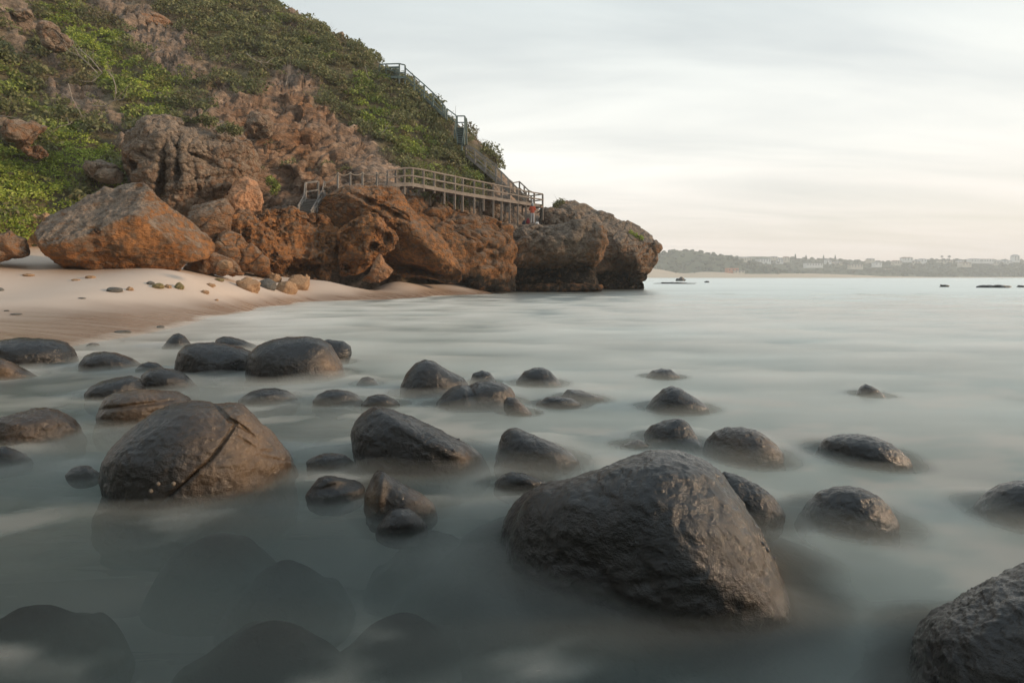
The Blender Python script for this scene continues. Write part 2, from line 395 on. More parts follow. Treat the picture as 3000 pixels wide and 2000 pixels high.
GZ = np.minimum(GZ, 5)
P = np.stack([GX.ravel(), GY.ravel(), GZ.ravel()], 1)
P[:, 2] += 0.008 * fbm(P * np.array([0.5, 0.5, 0]), 4) * sstep(-0.1, 0.3, P[:, 2])
P[:, 2] = np.where(P[:, 1] < 0, np.minimum(P[:, 2], 0.9), P[:, 2])
wet = 1 - sstep(0.10, 0.62, P[:, 2] + 0.10 * fbm(P * np.array([0.25, 0.5, 0]), 3))
bed = sstep(-0.02, -0.18, P[:, 2]) * sstep(11, 6, P[:, 1]) * np.clip(0.97 - 0.45 * sstep(0.15, 0.6, fbm(P * np.array([0.7, 1.1, 0]), 3)), 0, 1)
o = link('beach', mesh_np('beach', P, grid_faces(len(ys), len(xs))[:, ::-1].copy(), MS, True, {'wet': wet, 'bed': bed})); o['kind'] = 'structure'
def ground(x, y): return float(sand_z(np.array([x]), np.array([y]))[0])

# deep sea floor under the open water
m = M('sea_floor_sand'); MSF = m.done(m.bsdf(m.mix(m.noise(0.4, 4), (0.06, 0.065, 0.055), (0.10, 0.10, 0.08)), 0.9))
me = mesh_np('sea_floor', [(-1500, -40, -1.7), (1500, -40, -1.7), (1500, 1300, -1.7), (-1500, 1300, -1.7)], [[0, 1, 2, 3]], MSF)
link('sea_floor', me)['kind'] = 'structure'

# ------------------------------------------------------------------ boulders in the water
ZA = (0, 900, 2352 / 1100); ZB = (850, 1000, 2.24); ZC = (1450, 1250, 2.24); ZD = (1800, 1000, 1.96); ZE = (0, 1350, 2.352); ZF = (2400, 1500, 3.137)
BOULDERS = [
 (ZA, 350, [(-90,330),(-80,240),(0,215),(120,190),(250,192),(350,205),(420,225),(465,265),(492,330)], 'long low dark boulder at the left edge where sand meets water', {}),
 (ZA, 432, [(-120,430),(-90,330),(0,316),(80,345),(160,390),(235,430)], 'small boulder with orange underside cut by the left edge, nearest the sand', {'rust_sunlit': [(30, 400, 90, 1.0)]}),
 (ZA, 368, [(488,365),(530,305),(590,280),(650,272),(730,280),(800,305),(860,335),(900,368)], 'smooth grey domed boulder just right of the long left-edge boulder', {}),
 (ZA, 390, [(845,390),(880,355),(930,340),(990,350),(1035,385)], 'pale little boulder half hidden behind a darker low one, left of centre', {}),
 (ZA, 545, [(525,545),(570,495),(640,460),(720,440),(820,425),(880,440),(915,500),(925,545)], 'flat sloping boulder behind the reddish slab', {}),
 (ZA, 490, [(870,490),(885,425),(930,390),(1000,377),(1090,385),(1150,410),(1200,450),(1235,490)], 'rounded dark boulder overlapping the flat sloping one, above the reddish slab', {}),
 (ZA, 252, [(1012,252),(1050,205),(1085,170),(1120,160),(1160,180),(1195,225),(1208,252)], 'small pointed boulder standing alone at the sand edge', {}),
 (ZA, 400, [(1094,400),(1097,340),(1115,280),(1160,240),(1220,228),(1330,226),(1420,233),(1520,248),(1600,290),(1620,400)], 'broad grey boulder touching the big round one on its left', {}),
 (ZA, 262, [(1325,262),(1350,200),(1400,180),(1450,182),(1530,205),(1600,235),(1640,262)], 'boulder top peeping up behind the broad grey boulder', {}),
 (ZA, 425, [(1538,430),(1542,370),(1560,300),(1610,245),(1700,205),(1800,188),(1920,180),(2010,195),(2070,235),(2110,300),(2145,370),(2160,440)], 'big rounded boulder with an orange lit right flank, back row left', {'rust_sunlit': [(2080, 350, 80, 1.0)]}),  # orange right flank is sunlight put into the colour
 (ZA, 345, [(1960,345),(1990,230),(2050,200),(2150,212),(2198,245),(2206,290),(2185,345)], 'boulder tucked behind the right flank of the big rounded back-row boulder', {}),
 (ZA, 672, [(600,690),(630,620),(650,570),(740,525),(850,512),(1000,516),(1110,530),(1200,578),(1160,640),(1050,690)], 'reddish brown flat-topped slab behind the cracked boulder', {'rust_sunlit': [(850, 560, 330, 0.55)], 'grooves': [(850, 612, (330, 12, -0.03), -0.022)]}),
 (ZA, 1060, [(648,1215),(635,1080),(645,990),(690,910),(780,810),(880,720),(980,650),(1080,610),(1180,588),(1280,590),(1350,604),(1420,598),(1500,612),(1590,690),(1680,770),(1750,850),(1810,930),(1838,1000),(1825,1060),(1780,1110)],
   'large egg-shaped boulder split by a branching crack, brown on its right half', {'lev': 7, 'rust_sunlit': [(1560, 850, 330, 0.95), (1350, 1010, 210, 0.6)],
   'grooves': [(1345, 690, (75, 8, 1.25), -0.0338), (1392, 775, (45, 8, 0.85), -0.0338), (1460, 830, (70, 7, 0.8), -0.0225), (1310, 890, (115, 8, -0.86), -0.0338), (1130, 1050, (150, 9, -0.66), -0.0300), (1450, 905, (60, 6, 0.7), -0.0150), (1690, 920, (70, 6, 0.95), -0.0165), (1570, 975, (60, 6, 0.15), -0.0150), (1600, 1030, (75, 6, 0.35), -0.0150), (1490, 690, (110, 130, 0.8), 0.035)]}),
 (ZA, 800, [(-130,830),(-80,720),(0,690),(100,665),(200,640),(265,632),(340,645),(410,670),(460,710),(505,775)], 'rough purplish brown boulder cut by the left edge, above a small grey one', {'rust_sunlit': [(180, 740, 260, 0.35)], 'rough': 1.8}),
 (ZA, 955, [(-90,960),(-40,880),(20,868),(90,885),(160,915),(200,950)], 'small grey boulder at the left edge under the purplish brown one', {}),
 (ZA, 1050, [(405,1050),(450,1010),(500,990),(560,995),(630,1045)], 'low wave-washed rock left of the cracked boulder', {}),
 (ZA, 575, [(1490,580),(1560,530),(1640,508),(1720,505),(1800,525),(1860,570)], 'faint mist-covered rock below the big rounded back-row boulder', {}),
 (ZB, 325, [(718,325),(730,280),(770,210),(820,150),(880,124),(930,128),(990,160),(1060,200),(1130,240),(1165,290)], 'tall grey peaked boulder in the middle of the back row', {}),
 (ZB, 400, [(960,405),(1010,350),(1060,305),(1110,287),(1170,293),(1230,268),(1310,262),(1390,280),(1440,305),(1470,345),(1480,390)], 'double-humped boulder with a groove, right of the tall grey peaked boulder', {'rust_sunlit': [(1460, 345, 45, 0.8)], 'grooves': [(1175, 350, (22, 60, -0.2), -0.05)]}),
 (ZB, 465, [(1404,430),(1406,390),(1430,362),(1480,370),(1530,420),(1590,480)], 'small orange-brown rock leaning in front of the double-humped boulder', {'rust_sunlit': [(1520, 430, 70, 0.7)]}),
 (ZB, 268, [(1175,268),(1200,212),(1260,188),(1310,205),(1355,262)], 'pale misty rock behind the double-humped boulder', {}),
 (ZB, 275, [(1485,262),(1540,195),(1600,172),(1660,172),(1710,195),(1750,240),(1780,285)], 'grey round-topped rock in mist right of the double-humped boulder', {}),
 (ZB, 388, [(145,390),(180,345),(240,318),(310,312),(380,325),(440,350),(478,388)], 'low pale boulder between the big rounded and the tall peaked boulders', {}),
 (ZB, 410, [(466,412),(510,360),(570,345),(620,345),(680,375),(720,408)], 'small low rock just in front of the tall grey peaked boulder', {}),
 (ZB, 278, [(435,280),(470,238),(510,230),(550,245),(575,280)], 'tiny misty rock left of the tall grey peaked boulder', {}),
 (ZB, 755, [(418,740),(408,600),(425,540),(470,480),(540,438),(600,432),(700,455),(790,490),(880,540),(1000,590),(1100,635),(1200,690),(1260,735),(1278,770)], 'long dark boulder sloping down to the right, centre of the picture', {'rust_sunlit': [(1180, 760, 70, 0.9)], 'grooves': [(900, 640, (330, 40, 0.5), 0.03)]}),
 (ZB, 770, [(1357,760),(1375,680),(1400,610),(1440,572),(1490,570),(1560,600),(1650,630),(1740,670),(1820,710),(1870,750),(1900,790)], 'wedge-shaped dark boulder with steep left end, right of the long sloping one', {}),
 (ZB, 792, [(105,795),(150,755),(220,735),(310,735),(370,750),(430,792)], 'low wet rock beside the left end of the long sloping boulder', {}),
 (ZB, 1000, [(95,1010),(140,950),(190,895),(240,880),(330,890),(420,910),(470,930),(490,965)], 'flat black boulder left of the pyramid rock', {'grooves': [(300, 960, (200, 30, 0.0), -0.03)]}),
 (ZB, 1100, [(486,1100),(490,1000),(520,930),(555,860),(585,842),(630,870),(720,920),(800,970),(880,1010),(940,1055),(960,1100)], 'sharp pyramid-shaped brown rock in front of the long sloping boulder', {'rust_sunlit': [(540, 1010, 90, 0.55), (880, 1050, 90, 0.5)], 'sig': 1.6, 'grooves': [(600, 960, (30, 140, 0.1), 0.05)]}),
 (ZB, 1205, [(560,1235),(610,1160),(650,1105),(710,1090),(780,1098),(830,1130),(870,1175),(895,1215)], 'round dark rock at the foot of the pyramid rock', {}),
 (ZB, 925, [(1340,930),(1380,885),(1450,860),(1530,865),(1620,890),(1710,935)], 'mist-covered rock between the wedge boulder and the largest boulder', {}),
 (ZB, 408, [(1610,408),(1680,362),(1760,355),(1850,375),(1910,410)], 'flat hazy rock, nearer of the two right of the double-humped boulder', {}),
 (ZB, 368, [(1765,368),(1820,315),(1900,320),(1980,345),(2060,372)], 'flat hazy rock, farther of the two right of the double-humped boulder', {}),
 (ZC, 760, [(92,900),(78,760),(85,690),(110,610),(150,520),(210,450),(270,405),(400,365),(550,330),(700,280),(830,230),(930,195),(1020,165),(1110,152),(1200,155),(1290,185),(1390,240),(1480,310),(1540,400),(1610,490),(1680,600),(1750,720),(1800,830),(1860,960),(1920,1080),(1990,1220),(2060,1350)],
   'largest boulder, wrinkled dark hump with its right side in warm light', {'lev': 7, 'yaw': 0.1, 'thick': 0.60, 'sig': 2.2, 'rust_sunlit': [(1780, 860, 260, 0.30)], 'grooves': [(230, 620, (60, 330, 0.25), -0.05), (1600, 640, (520, 70, 1.08), 0.035), (800, 900, 380, -0.05)]}),  # warm tint on the right slope is painted sunlight
 (ZC, 575, [(1400,560),(1440,360),(1510,295),(1570,305),(1640,340),(1720,380),(1800,440),(1860,510),(1905,580)], 'pitted brown boulder behind the right slope of the largest boulder', {'rough': 1.5}),
 (ZD, 202, [(178,204),(215,170),(270,153),(320,160),(375,202)], 'farthest small misty rock, above the peaked grey rock', {}),
 (ZD, 378, [(180,378),(220,320),(280,270),(330,255),(390,275),(450,315),(510,355),(550,388)], 'misty peaked grey rock in the middle distance', {}),
 (ZD, 575, [(176,530),(220,480),(290,455),(380,443),(410,460),(440,510),(475,565),(505,605)], 'blocky grey rock behind the top of the largest boulder', {'sig': 1.8}),
 (ZD, 650, [(512,630),(530,560),(580,515),(650,492),(740,495),(810,510),(870,545),(930,595),(968,640),(972,690)], 'rounded brown boulder with sunlit right end, behind the largest boulder', {'rust_sunlit': [(900, 610, 90, 0.7), (700, 620, 120, 0.4)]}),  # sunlit right end and warm front are painted into the colour
 (ZD, 308, [(1380,310),(1410,262),(1440,243),(1480,255),(1520,280),(1560,318)], 'small pointed rock alone far out in the mist', {'rust_sunlit': [(1500, 290, 60, 0.4)]}),
 (ZD, 655, [(1185,615),(1230,560),(1300,540),(1400,532),(1490,545),(1570,575),(1630,620),(1680,670),(1698,720)], 'pale flattened oval boulder out in the mist', {'rust_sunlit': [(1640, 670, 60, 0.4)]}),
 (ZD, 1010, [(1075,990),(1120,920),(1180,870),(1260,840),(1350,832),(1430,850),(1510,890),(1570,950),(1610,1010),(1635,1065)], 'rounded dark dome right of the largest boulder', {'rust_sunlit': [(1600, 1000, 60, 0.5)]}),
 (ZD, 985, [(2045,980),(2080,920),(2140,860),(2220,815),(2300,797),(2400,800),(2500,830),(2560,900),(2610,1000)], 'grey domed boulder cut by the right edge', {}),
 (ZD, 598, [(30,600),(80,575),(140,560),(205,595)], 'thin ripple of rock awash left of the blocky grey rock', {}),
 (ZF, 1560, [(825,1600),(845,1400),(860,1280),(890,1140),(940,1060),(1000,970),(1100,900),(1250,830),(1400,740),(1550,650),(1700,590),(1850,510),(2000,460),(2300,450),(2600,600),(2800,900),(2900,1300),(2920,1600)], 'big rough black boulder filling the bottom right corner', {'lev': 7, 'rough': 1.6, 'thick': 0.45}),
]
def boulder(z, ybase, pts, label, op):
    ox, oy, s = z
    o = [(ox + x / s, oy + y / s) for x, y in pts]; yb = oy + ybase / s
    D = F * H / (yb - HZ)
    x0, y0 = o[0]; x1, y1 = o[-1]; hw = (max(p[0] for p in o) - min(p[0] for p in o)) / 2; mx_ = (x0 + x1) / 2
    top = min(p[1] for p in o); drop = max(0.75 * hw, 0.5 * (yb - top))
    bot = []
    for t in np.linspace(0, 1, 12)[1:-1]:
        an = math.pi * t; bot.append((mx_ + (x1 - x0) / 2 * math.cos(an) * 1.0, y1 * (1 - t) + y0 * t + drop * math.sin(an)))
    full = o + bot
    W = hw / F * D; th = op.get('thick', W * 0.72)
    cyy = yb - 0.15 * (yb - top); cx_ = (min(p[0] for p in o) + max(p[0] for p in o)) / 2
    rel = [(ox + a / s, oy + b / s, (c[0] / s, c[1] / s, c[2]) if hasattr(c, '__len__') else c / s, d) for a, b, c, d in op.get('grooves', ())]
    rg = op.get('rough', 1.0); q = max(W, 0.12)
    yw = op.get('yaw', float(np.clip(0.7 * (F * H / (y0 - HZ) - F * H / (y1 - HZ)) / (2 * W), -0.45, 0.45)))
    P, f, C, fr = rock_body(full, D, th, op.get('lev', 6 if W / D > 0.065 else 5), (cx_, cyy), rel, [(1.3 / q, 0.035 * q, 's'), (4.5 / q, 0.013 * q * rg, 'f'), (11 / q, 0.007 * q * rg, 'r')] + ([(24, 0.0030 * rg, 'f'), (60, 0.0011 * rg, 'r')] if D < 4.2 else []), sig=op.get('sig', 2.5), yaw=yw)
    wl = np.abs(P[:, 2]) < max(0.02, 0.05 * W); cen = (P[wl, :2].min(0) + P[wl, :2].max(0)) / 2 if wl.sum() > 10 else C[:2]
    P[:, :2] = cen + (P[:, :2] - cen) * (1 + (2.4 if D < 3.1 and W > 0.3 else 0.7) * np.clip((-P[:, 2] - 0.02) / max(W, 0.15), 0, 0.6))[:, None]      # the foot spreads under water
    pj = np.stack([1500 + P[:, 0] / P[:, 1] * F, HZ - (P[:, 2] - H) / P[:, 1] * F], 1)
    ru = np.zeros(len(P))  # real rust stains, plus warm sunlight painted on some boulder flanks
    for a, b, c, d in op.get('rust_sunlit', ()):
        g = np.exp(-(((pj[:, 0] - ox - a / s) ** 2 + (pj[:, 1] - oy - b / s) ** 2) / (c / s) ** 2)); ru = np.maximum(ru, d * g)
    ob = put('boulder', P, f, MB, label, 'boulder', 'wave-worn boulders in the shallows', {'rust_sunlit': ru})
    k = np.abs(P[:, 2] - 0.01) < max(0.012, 0.03 * W)
    if k.sum() > 20:
        q2 = P[k][:, :2]; c2 = (q2.min(0) + q2.max(0)) / 2; d2 = q2 - c2; an = np.arctan2(d2[:, 1], d2[:, 0]); rr = np.hypot(d2[:, 0], d2[:, 1]); b = np.round((an + np.pi) / (2 * np.pi) * 48).astype(int) % 48
        Rb = np.zeros(48); np.maximum.at(Rb, b, rr); g = np.where(Rb > 0)[0]; Rb = np.interp(np.arange(48), np.concatenate([g - 48, g, g + 48]), np.tile(Rb[g], 3)); FOOT.append((c2[0], c2[1], W, Rb))
    return ob
for b_ in BOULDERS: boulder(*b_)

# boulders lying just under the water at the bottom left, seen dark through it
SUB = [((-1.42, 2.75, -0.045), (0.26, 0.20, 0.2), 'sunken dark boulder just below the left foot of the cracked boulder'),
       ((-1.02, 2.55, -0.07), (0.24, 0.18, 0.2), 'sunken dark boulder below the middle of the cracked boulder'),
       ((-1.80, 2.10, -0.02), (0.24, 0.20, 0.2), 'sunken boulder breaking the surface at the lower left edge'),
       ((-0.86, 2.02, -0.03), (0.30, 0.20, 0.2), 'broad sunken boulder with a wave-washed ridge, lower left of centre'),
       ((-0.42, 2.12, -0.06), (0.26, 0.20, 0.2), 'sunken boulder right of the wave-washed ridge'),
       ((-1.28, 1.66, -0.045), (0.26, 0.18, 0.2), 'sunken dark boulder in the bottom left corner'),
       ((-0.80, 1.60, -0.05), (0.24, 0.15, 0.2), 'sunken dark boulder at the bottom edge, second from the left corner'),
       ((-0.22, 1.62, -0.07), (0.24, 0.16, 0.2), 'sunken dark boulder at the bottom edge near the middle'),
       ((-1.98, 3.25, -0.03), (0.24, 0.15, 0.2), 'thin awash rock left of the cracked boulder foot'),
       ((-0.42, 2.85, -0.07), (0.24, 0.18, 0.2), 'sunken boulder under the pyramid rock'),
       ((0.15, 2.35, -0.08), (0.22, 0.18, 0.2), 'sunken boulder left of the largest boulder')]
for (x, y, zt), (a, b, c), lab in SUB:
    t = np.linspace(-2.2, 2.2, 70); U, W_ = np.meshgrid(t, t); wob = 1 + 0.7 * fbm(np.stack([U.ravel() * 0.7 + x * 5, W_.ravel() * 0.9, U.ravel() * 0 + y], 1), 3).reshape(U.shape)
    wob = np.clip(wob, 0.62, 1.9); hz_ = np.exp(-(U ** 2 + W_ ** 2) * wob * 0.9); P = np.stack([x + (U * a * 0.95 + 0.3 * W_ * b * math.sin(x * 9)).ravel(), y + (W_ * b).ravel(), (zt - 0.26 + 0.26 * hz_ - 0.45 * sstep(1.1, 2.1, np.hypot(U, W_))).ravel()], 1)
    P[:, 2] += 0.012 * fbm(P * 7, 4) * hz_.ravel()
    put('sunken_boulder', P, grid_faces(70, 70), MB, lab, 'boulder', 'sunken boulders', {'rust_sunlit': np.zeros(len(P))})

# ------------------------------------------------------------------ the sea: milky, foam-filled water smoothed by the swell
m = M('milky_sea_water')
vs = m.n('ShaderNodeVolumeScatter', {'Color': (0.088, 0.105, 0.095, 1), 'Density': 4.5, 'Anisotropy': 0.0}).outputs[0]
va = m.n('ShaderNodeVolumeAbsorption', {'Color': (0.50, 0.60, 0.55, 1), 'Density': 0.9}).outputs[0]
ad = m.n('ShaderNodeAddShader', {0: vs, 1: va}).outputs[0]
m.t.links.new(ad, m.out.inputs['Volume'])
bx = np.array([(x, y, z) for z in (-1.75, 0.0) for x, y in ((-1500, -30), (1500, -30), (1500, 1290), (-1500, 1290))])
me = mesh_np('sea_water', bx, [[3, 2, 1, 0], [4, 5, 6, 7], [0, 1, 5, 4], [1, 2, 6, 5], [2, 3, 7, 6], [3, 0, 4, 7]], m.m, False)
link('sea_water', me)['kind'] = 'structure'

yy = np.concatenate([np.linspace(-6, 0.9, 20)[:-1], np.geomspace(0.9, 60, 310)[:-1], np.geomspace(60, 1250, 50)])
tt = np.linspace(-1.15, 1.15, 310)
WX = tt[None] * (np.maximum(yy, 1.0)[:, None] * 1.0 + 1.2); WY = np.repeat(yy[:, None], len(tt), 1)
wx, wy = WX.ravel(), WY.ravel()
near = wy < 60
dep = np.full(len(wx), 1.5); dep[near] = -sand_z(wx[near], wy[near])
clear = np.ones(len(wx))            # 1 on open water, falling to 0 where the sheet laps a rock
def rock_gap(X_, Y_):
    d = np.full(len(X_), 9.0); wd = np.ones(len(X_))
    for (x, y, a, Rb) in FOOT:
        k = np.where((np.abs(X_ - x) < 4 * a + 0.5) & (np.abs(Y_ - y) < 4 * a + 0.5))[0]
        if not len(k): continue
        an = (np.arctan2(Y_[k] - y, X_[k] - x) + np.pi) / (2 * np.pi) * 48; i0 = np.floor(an).astype(int) % 48; f_ = an - np.floor(an)
        g = np.hypot(X_[k] - x, Y_[k] - y) - (Rb[i0] * (1 - f_) + Rb[(i0 + 1) % 48] * f_); g = g / (0.10 + 0.32 * a); d[k] = np.minimum(d[k], g)
    return d
sunk = np.ones(len(wx)); gap = rock_gap(wx, wy); clear = sstep(-0.05, 1.0, gap + 0.25 * perlin(np.stack([wx * 2.5, wy * 4, wx * 0], 1)))
for (x, y, zt), (a, b, c), lab in SUB:
    rho = np.sqrt(((wx - x) / (a * 0.9)) ** 2 + ((wy - y) / (b * 0.9)) ** 2); sunk = np.minimum(sunk, 0.05 + 0.95 * sstep(0.7, 1.7, rho + 0.4 * perlin(np.stack([wx * 2, wy * 3, wx * 0], 1))))
shore = sstep(0.0, 0.25, dep)
pz = np.stack([wx * 0.35, wy * 0.8, wx * 0], 1)
zz_ = 0.012 * fbm(pz * np.minimum(1, 6 / np.maximum(wy, 1))[:, None] ** 0.5, 3) * shore
m = M('smooth_sea_surface'); cl = m.attr('clear'); op = m.attr('opac'); sh = m.attr('shore')
st1 = m.noise(0.5, 4, 0.5, stretch=(0.35, 1.1, 1, (0, 0, 0.12)), dist=0.4)
st2 = m.noise(0.09, 5, 0.55, stretch=(0.25, 1.2, 1, (0, 0, 0.05)), dist=0.5)
pt = m.ramp(m.math('ADD', m.math('MULTIPLY', st1, 0.45), m.math('MULTIPLY', st2, 0.55)), (0.38, 0.0), (0.62, 1.0))
c = m.mix(pt, (0.125, 0.170, 0.155), (0.36, 0.405, 0.375))
c = m.mix(m.math('SUBTRACT', 1.0, sh, True), c, (0.62, 0.60, 0.56))
c = m.mix(m.math('MULTIPLY', m.attr('wisp'), 1.3, True), c, (0.36, 0.345, 0.305))
dif = m.n('ShaderNodeBsdfDiffuse', {'Color': c}).outputs[0]
glo = m.n('ShaderNodeBsdfGlossy', {'Color': (0.90, 0.95, 0.94, 1), 'Roughness': 0.28, 'Normal': m.bump(st1, 0.12, 0.3)}).outputs[0]
fr = m.math('POWER', m.n('ShaderNodeFresnel', {'IOR': 1.33}).outputs[0], 1.3)
body = m.n('ShaderNodeMixShader', {0: m.math('MULTIPLY', fr, 0.95), 1: dif, 2: glo}).outputs[0]
sheen = m.n('ShaderNodeMixShader', {0: m.math('MULTIPLY', fr, 0.9), 1: m.n('ShaderNodeBsdfTransparent').outputs[0], 2: glo}).outputs[0]
film = m.n('ShaderNodeMixShader', {0: m.math('MULTIPLY', op, m.math('ADD', 0.55, m.math('MULTIPLY', pt, 0.45))), 1: sheen, 2: body}).outputs[0]
allw = m.n('ShaderNodeMixShader', {0: cl, 1: m.n('ShaderNodeBsdfTransparent').outputs[0], 2: film}).outputs[0]
MWAT = m.done(allw)
opac = (0.05 + 0.90 * sstep(1.2, 6.0, wy + 1.5 * wx)) * (0.25 + 0.75 * clear)
opac = opac * (0.3 + 0.7 * sunk)
# thin drawn-out wisps of foam between the near boulders
wn_ = fbm(np.stack([wx * 1.1 + 0.5 * wy + 0.35 * perlin(np.stack([wx, wy * 1.5, wx * 0 + 5], 1)), wy * 2.1 - 0.6 * wx, wx * 0 + 3.7], 1), 4)
wisp = 0.8 * sstep(0.02, 0.62, wn_) * sstep(9, 4, wy) * (0.45 + 0.55 * sunk)
opac = np.clip(opac + wisp, 0, 0.95)
opac = np.maximum(opac, 0.9 * sstep(14, 30, wy)) * sstep(-0.04, 0.16, dep)
link('sea_surface', mesh_np('sea_surface', np.stack([wx, wy, 0.005 + zz_], 1), grid_faces(len(yy), len(tt)), MWAT, True,
     {'clear': clear, 'opac': opac, 'wisp': wisp, 'shore': sstep(0.02, 0.45, dep)}))['kind'] = 'structure'

# thin low mist of spray lying on the water
mv = M('sea_mist'); mv.t.links.new(mv.n('ShaderNodeVolumeScatter', {'Color': (0.57, 0.60, 0.565, 1), 'Density': 1.8}).outputs[0], mv.out.inputs['Volume'])
my = np.concatenate([np.linspace(-5, 0.8, 8)[:-1], np.geomspace(0.8, 40, 110)]); mt = np.linspace(-1.1, 1.1, 110)
MX = mt[None] * (np.maximum(my, 1.0)[:, None] + 1.2); MY = np.repeat(my[:, None], len(mt), 1)
tz = 0.05 * sstep(40, 15, MY.ravel()) * sstep(1.2, 4.5, MY.ravel() + 0.8 * MX.ravel()) + 0.05 * fbm(np.stack([MX.ravel() * 0.5, MY.ravel() * 0.9, MX.ravel() * 0], 1), 3); tz = np.maximum(tz, 0.004)
tz = tz + 0.055 * np.exp(-np.maximum(rock_gap(MX.ravel(), MY.ravel()), 0) / 0.8) * np.clip(0.7 + 1.2 * perlin(np.stack([MX.ravel() * 1.5, MY.ravel() * 3, MX.ravel() * 0], 1)), 0, 1.6)
nv = len(tz); top = np.stack([MX.ravel(), MY.ravel(), tz], 1); bot = np.stack([MX.ravel(), MY.ravel(), np.full(nv, -0.03)], 1)
gf = grid_faces(len(my), len(mt)); idx = np.arange(nv).reshape(len(my), len(mt))
ring = np.concatenate([idx[0, :], idx[1:, -1], idx[-1, -2::-1], idx[-2:0:-1, 0]]); nx_ = np.roll(ring, -1)
sf = np.stack([ring, ring + nv, nx_ + nv, nx_], 1)[:, ::-1]
o = link('sea_mist', mesh_np('sea_mist', np.vstack([top, bot]), np.vstack([gf, gf[:, ::-1] + nv, sf]), mv.m)); o['kind'] = 'stuff'
tag(o, 'thin white mist of spray lying on the sea', 'mist')

# ------------------------------------------------------------------ hillside
HC = [[(-600,760,15),(-600,400,22),(-600,0,32),(-600,-600,48)], [(-200,740,20),(-200,400,27),(-200,0,37),(-150,-550,55)],
      [(40,700,26),(60,420,31),(110,100,42),(250,-350,60)], [(260,670,29),(280,420,33),(350,150,44),(560,-130,60)],
      [(430,650,31.5),(450,400,35),(520,180,45),(735,-5,60)], [(620,660,33.5),(640,430,36),(720,240,45),(880,72,58)],
      [(790,650,35),(810,440,38),(880,290,45),(1010,137,56)], [(930,620,36.5),(950,460,39.5),(1010,330,46),(1100,190,54.5)],
      [(1080,570,38.0),(1090,480,41),(1140,390,46.5),(1200,264,53)], [(1200,590,40.0),(1210,515,43),(1250,435,47.5),(1300,343,52.5)],
      [(1320,620,43),(1330,555,45),(1360,480,48.5),(1400,420,52)], [(1420,645,45.5),(1425,590,47),(1440,540,50),(1462,500,52)],
      [(1500,665,47.5),(1500,620,49),(1505,590,51),(1520,565,53)], [(1600,690,50),(1600,665,51),(1605,650,52.5),(1610,640,54)],
      [(1700,720,52),(1700,705,53),(1700,695,54),(1700,690,55)]]
def crv(p, t):      # Catmull-Rom through rows of p at parameters t
    n = len(p); i = np.clip(np.floor(t).astype(int), 0, n - 2); f = (t - i)[:, None, None]
    g = lambda k: p[np.clip(k, 0, n - 1)]
    a, b, c, d = g(i - 1), g(i), g(i + 1), g(i + 2)
    return b + 0.5 * f * (c - a + f * (2 * a - 5 * b + 4 * c - d + f * (3 * (b - c) + d - a)))
ctl = []
for c_ in HC:
    q = [at(*k) for k in c_]
    q = [q[0] + np.array([0, -0.5, -9.0])] + q + [q[-1] + np.array([0, 6, 0.4]), q[-1] + np.array([0, 18, -4.0])]
    ctl.append(q)
ctl = np.array(ctl)                                     # columns, rows, xyz
NU, NV_ = 470, 345
G = crv(ctl, np.linspace(0, len(HC) - 1, NU)); G = crv(G.transpose(1, 0, 2), np.linspace(0, 6, NV_))
P = G.reshape(-1, 3)
px = 1500 + P[:, 0] / P[:, 1] * F; py = HZ - (P[:, 2] - H) / P[:, 1] * F
VG = ['1133101122222200000000000', '1034330012222222000000000', '2113441001222222222000000', '3211344300122112222200000',
      '3211134432111001232220000', '2331113422100000133222000', '1133211210000000013322200', '3133320000000100001332222',
      '4443230000001111100133322', '4444100000000000000022220', '1332000000000000000022200']
VG = np.array([[int(k) for k in r] for r in VG], float)
def vegval(px, py):
    x = np.clip((px - 30) / 60, 0, 23.999); y = np.clip((py - 30) / 60, 0, 9.999)
    i = x.astype(int); j = y.astype(int); fx = x - i; fy = y - j
    return (VG[j, i] * (1 - fx) + VG[j, i + 1] * fx) * (1 - fy) + (VG[j + 1, i] * (1 - fx) + VG[j + 1, i + 1] * fx) * fy
VN = fbm(P * 0.22, 4)
vv = vegval(px + 40 * VN, py + 40 * fbm(P * 0.2 + 50, 3))
veg = sstep(0.7, 1.9, vv + 0.7 * VN)
# broken, ledged rock where it is bare; lumpy earth where scrub grows
FH = grid_faces(NV_, NU)
n = vnormals(P, FH)
if (n[:, 1] > 0).mean() > 0.5: n = -n; FH = FH[:, ::-1].copy()
band = P @ np.array([-0.30, 0.05, 0.95]) + 0.8 * fbm(P * 0.25, 3)
saw = lambda w: (lambda k: np.where(k < 0.78, k / 0.78, (1 - k) / 0.22))(w % 1.0)
led = 0.8 * saw(band * 0.5) + 0.5 * saw(band * 1.35 + 0.3 * fbm(P * 0.7, 2))
hb_, hs_, hi_ = worley((P + 0.3 * np.stack([fbm(P * 0.6, 2), fbm(P * 0.6 + 31, 2), fbm(P * 0.6 + 77, 2)], 1)) @ np.array([[0.95, 0, 0.32], [0, 1, 0], [-0.32, 0, 0.95]]).T * np.array([0.55, 0.55, 1.7]))
hb2, hs2, hi2 = worley(P @ np.array([[0.95, 0, 0.32], [0, 1, 0], [-0.32, 0, 0.95]]).T * np.array([1.3, 1.3, 3.6]))
plate = (hi_ - 0.5) * 1.0 - 0.35 * (1 - sstep(0, 0.14, hs_ - hb_)) + (hi2 - 0.5) * 0.34 - 0.12 * (1 - sstep(0, 0.12, hs2 - hb2))
h = (1 - veg) * (0.25 + 0.75 * sstep(1250, 900, px)) * sstep(1500, 1360, px) * (led - 0.45 + 0.15 * ridged(P * 0.45, 4, 0.55) + plate) + veg * 0.35 * fbm(P * 0.35, 4) + 0.10 * fbm(P * 1.8, 3)
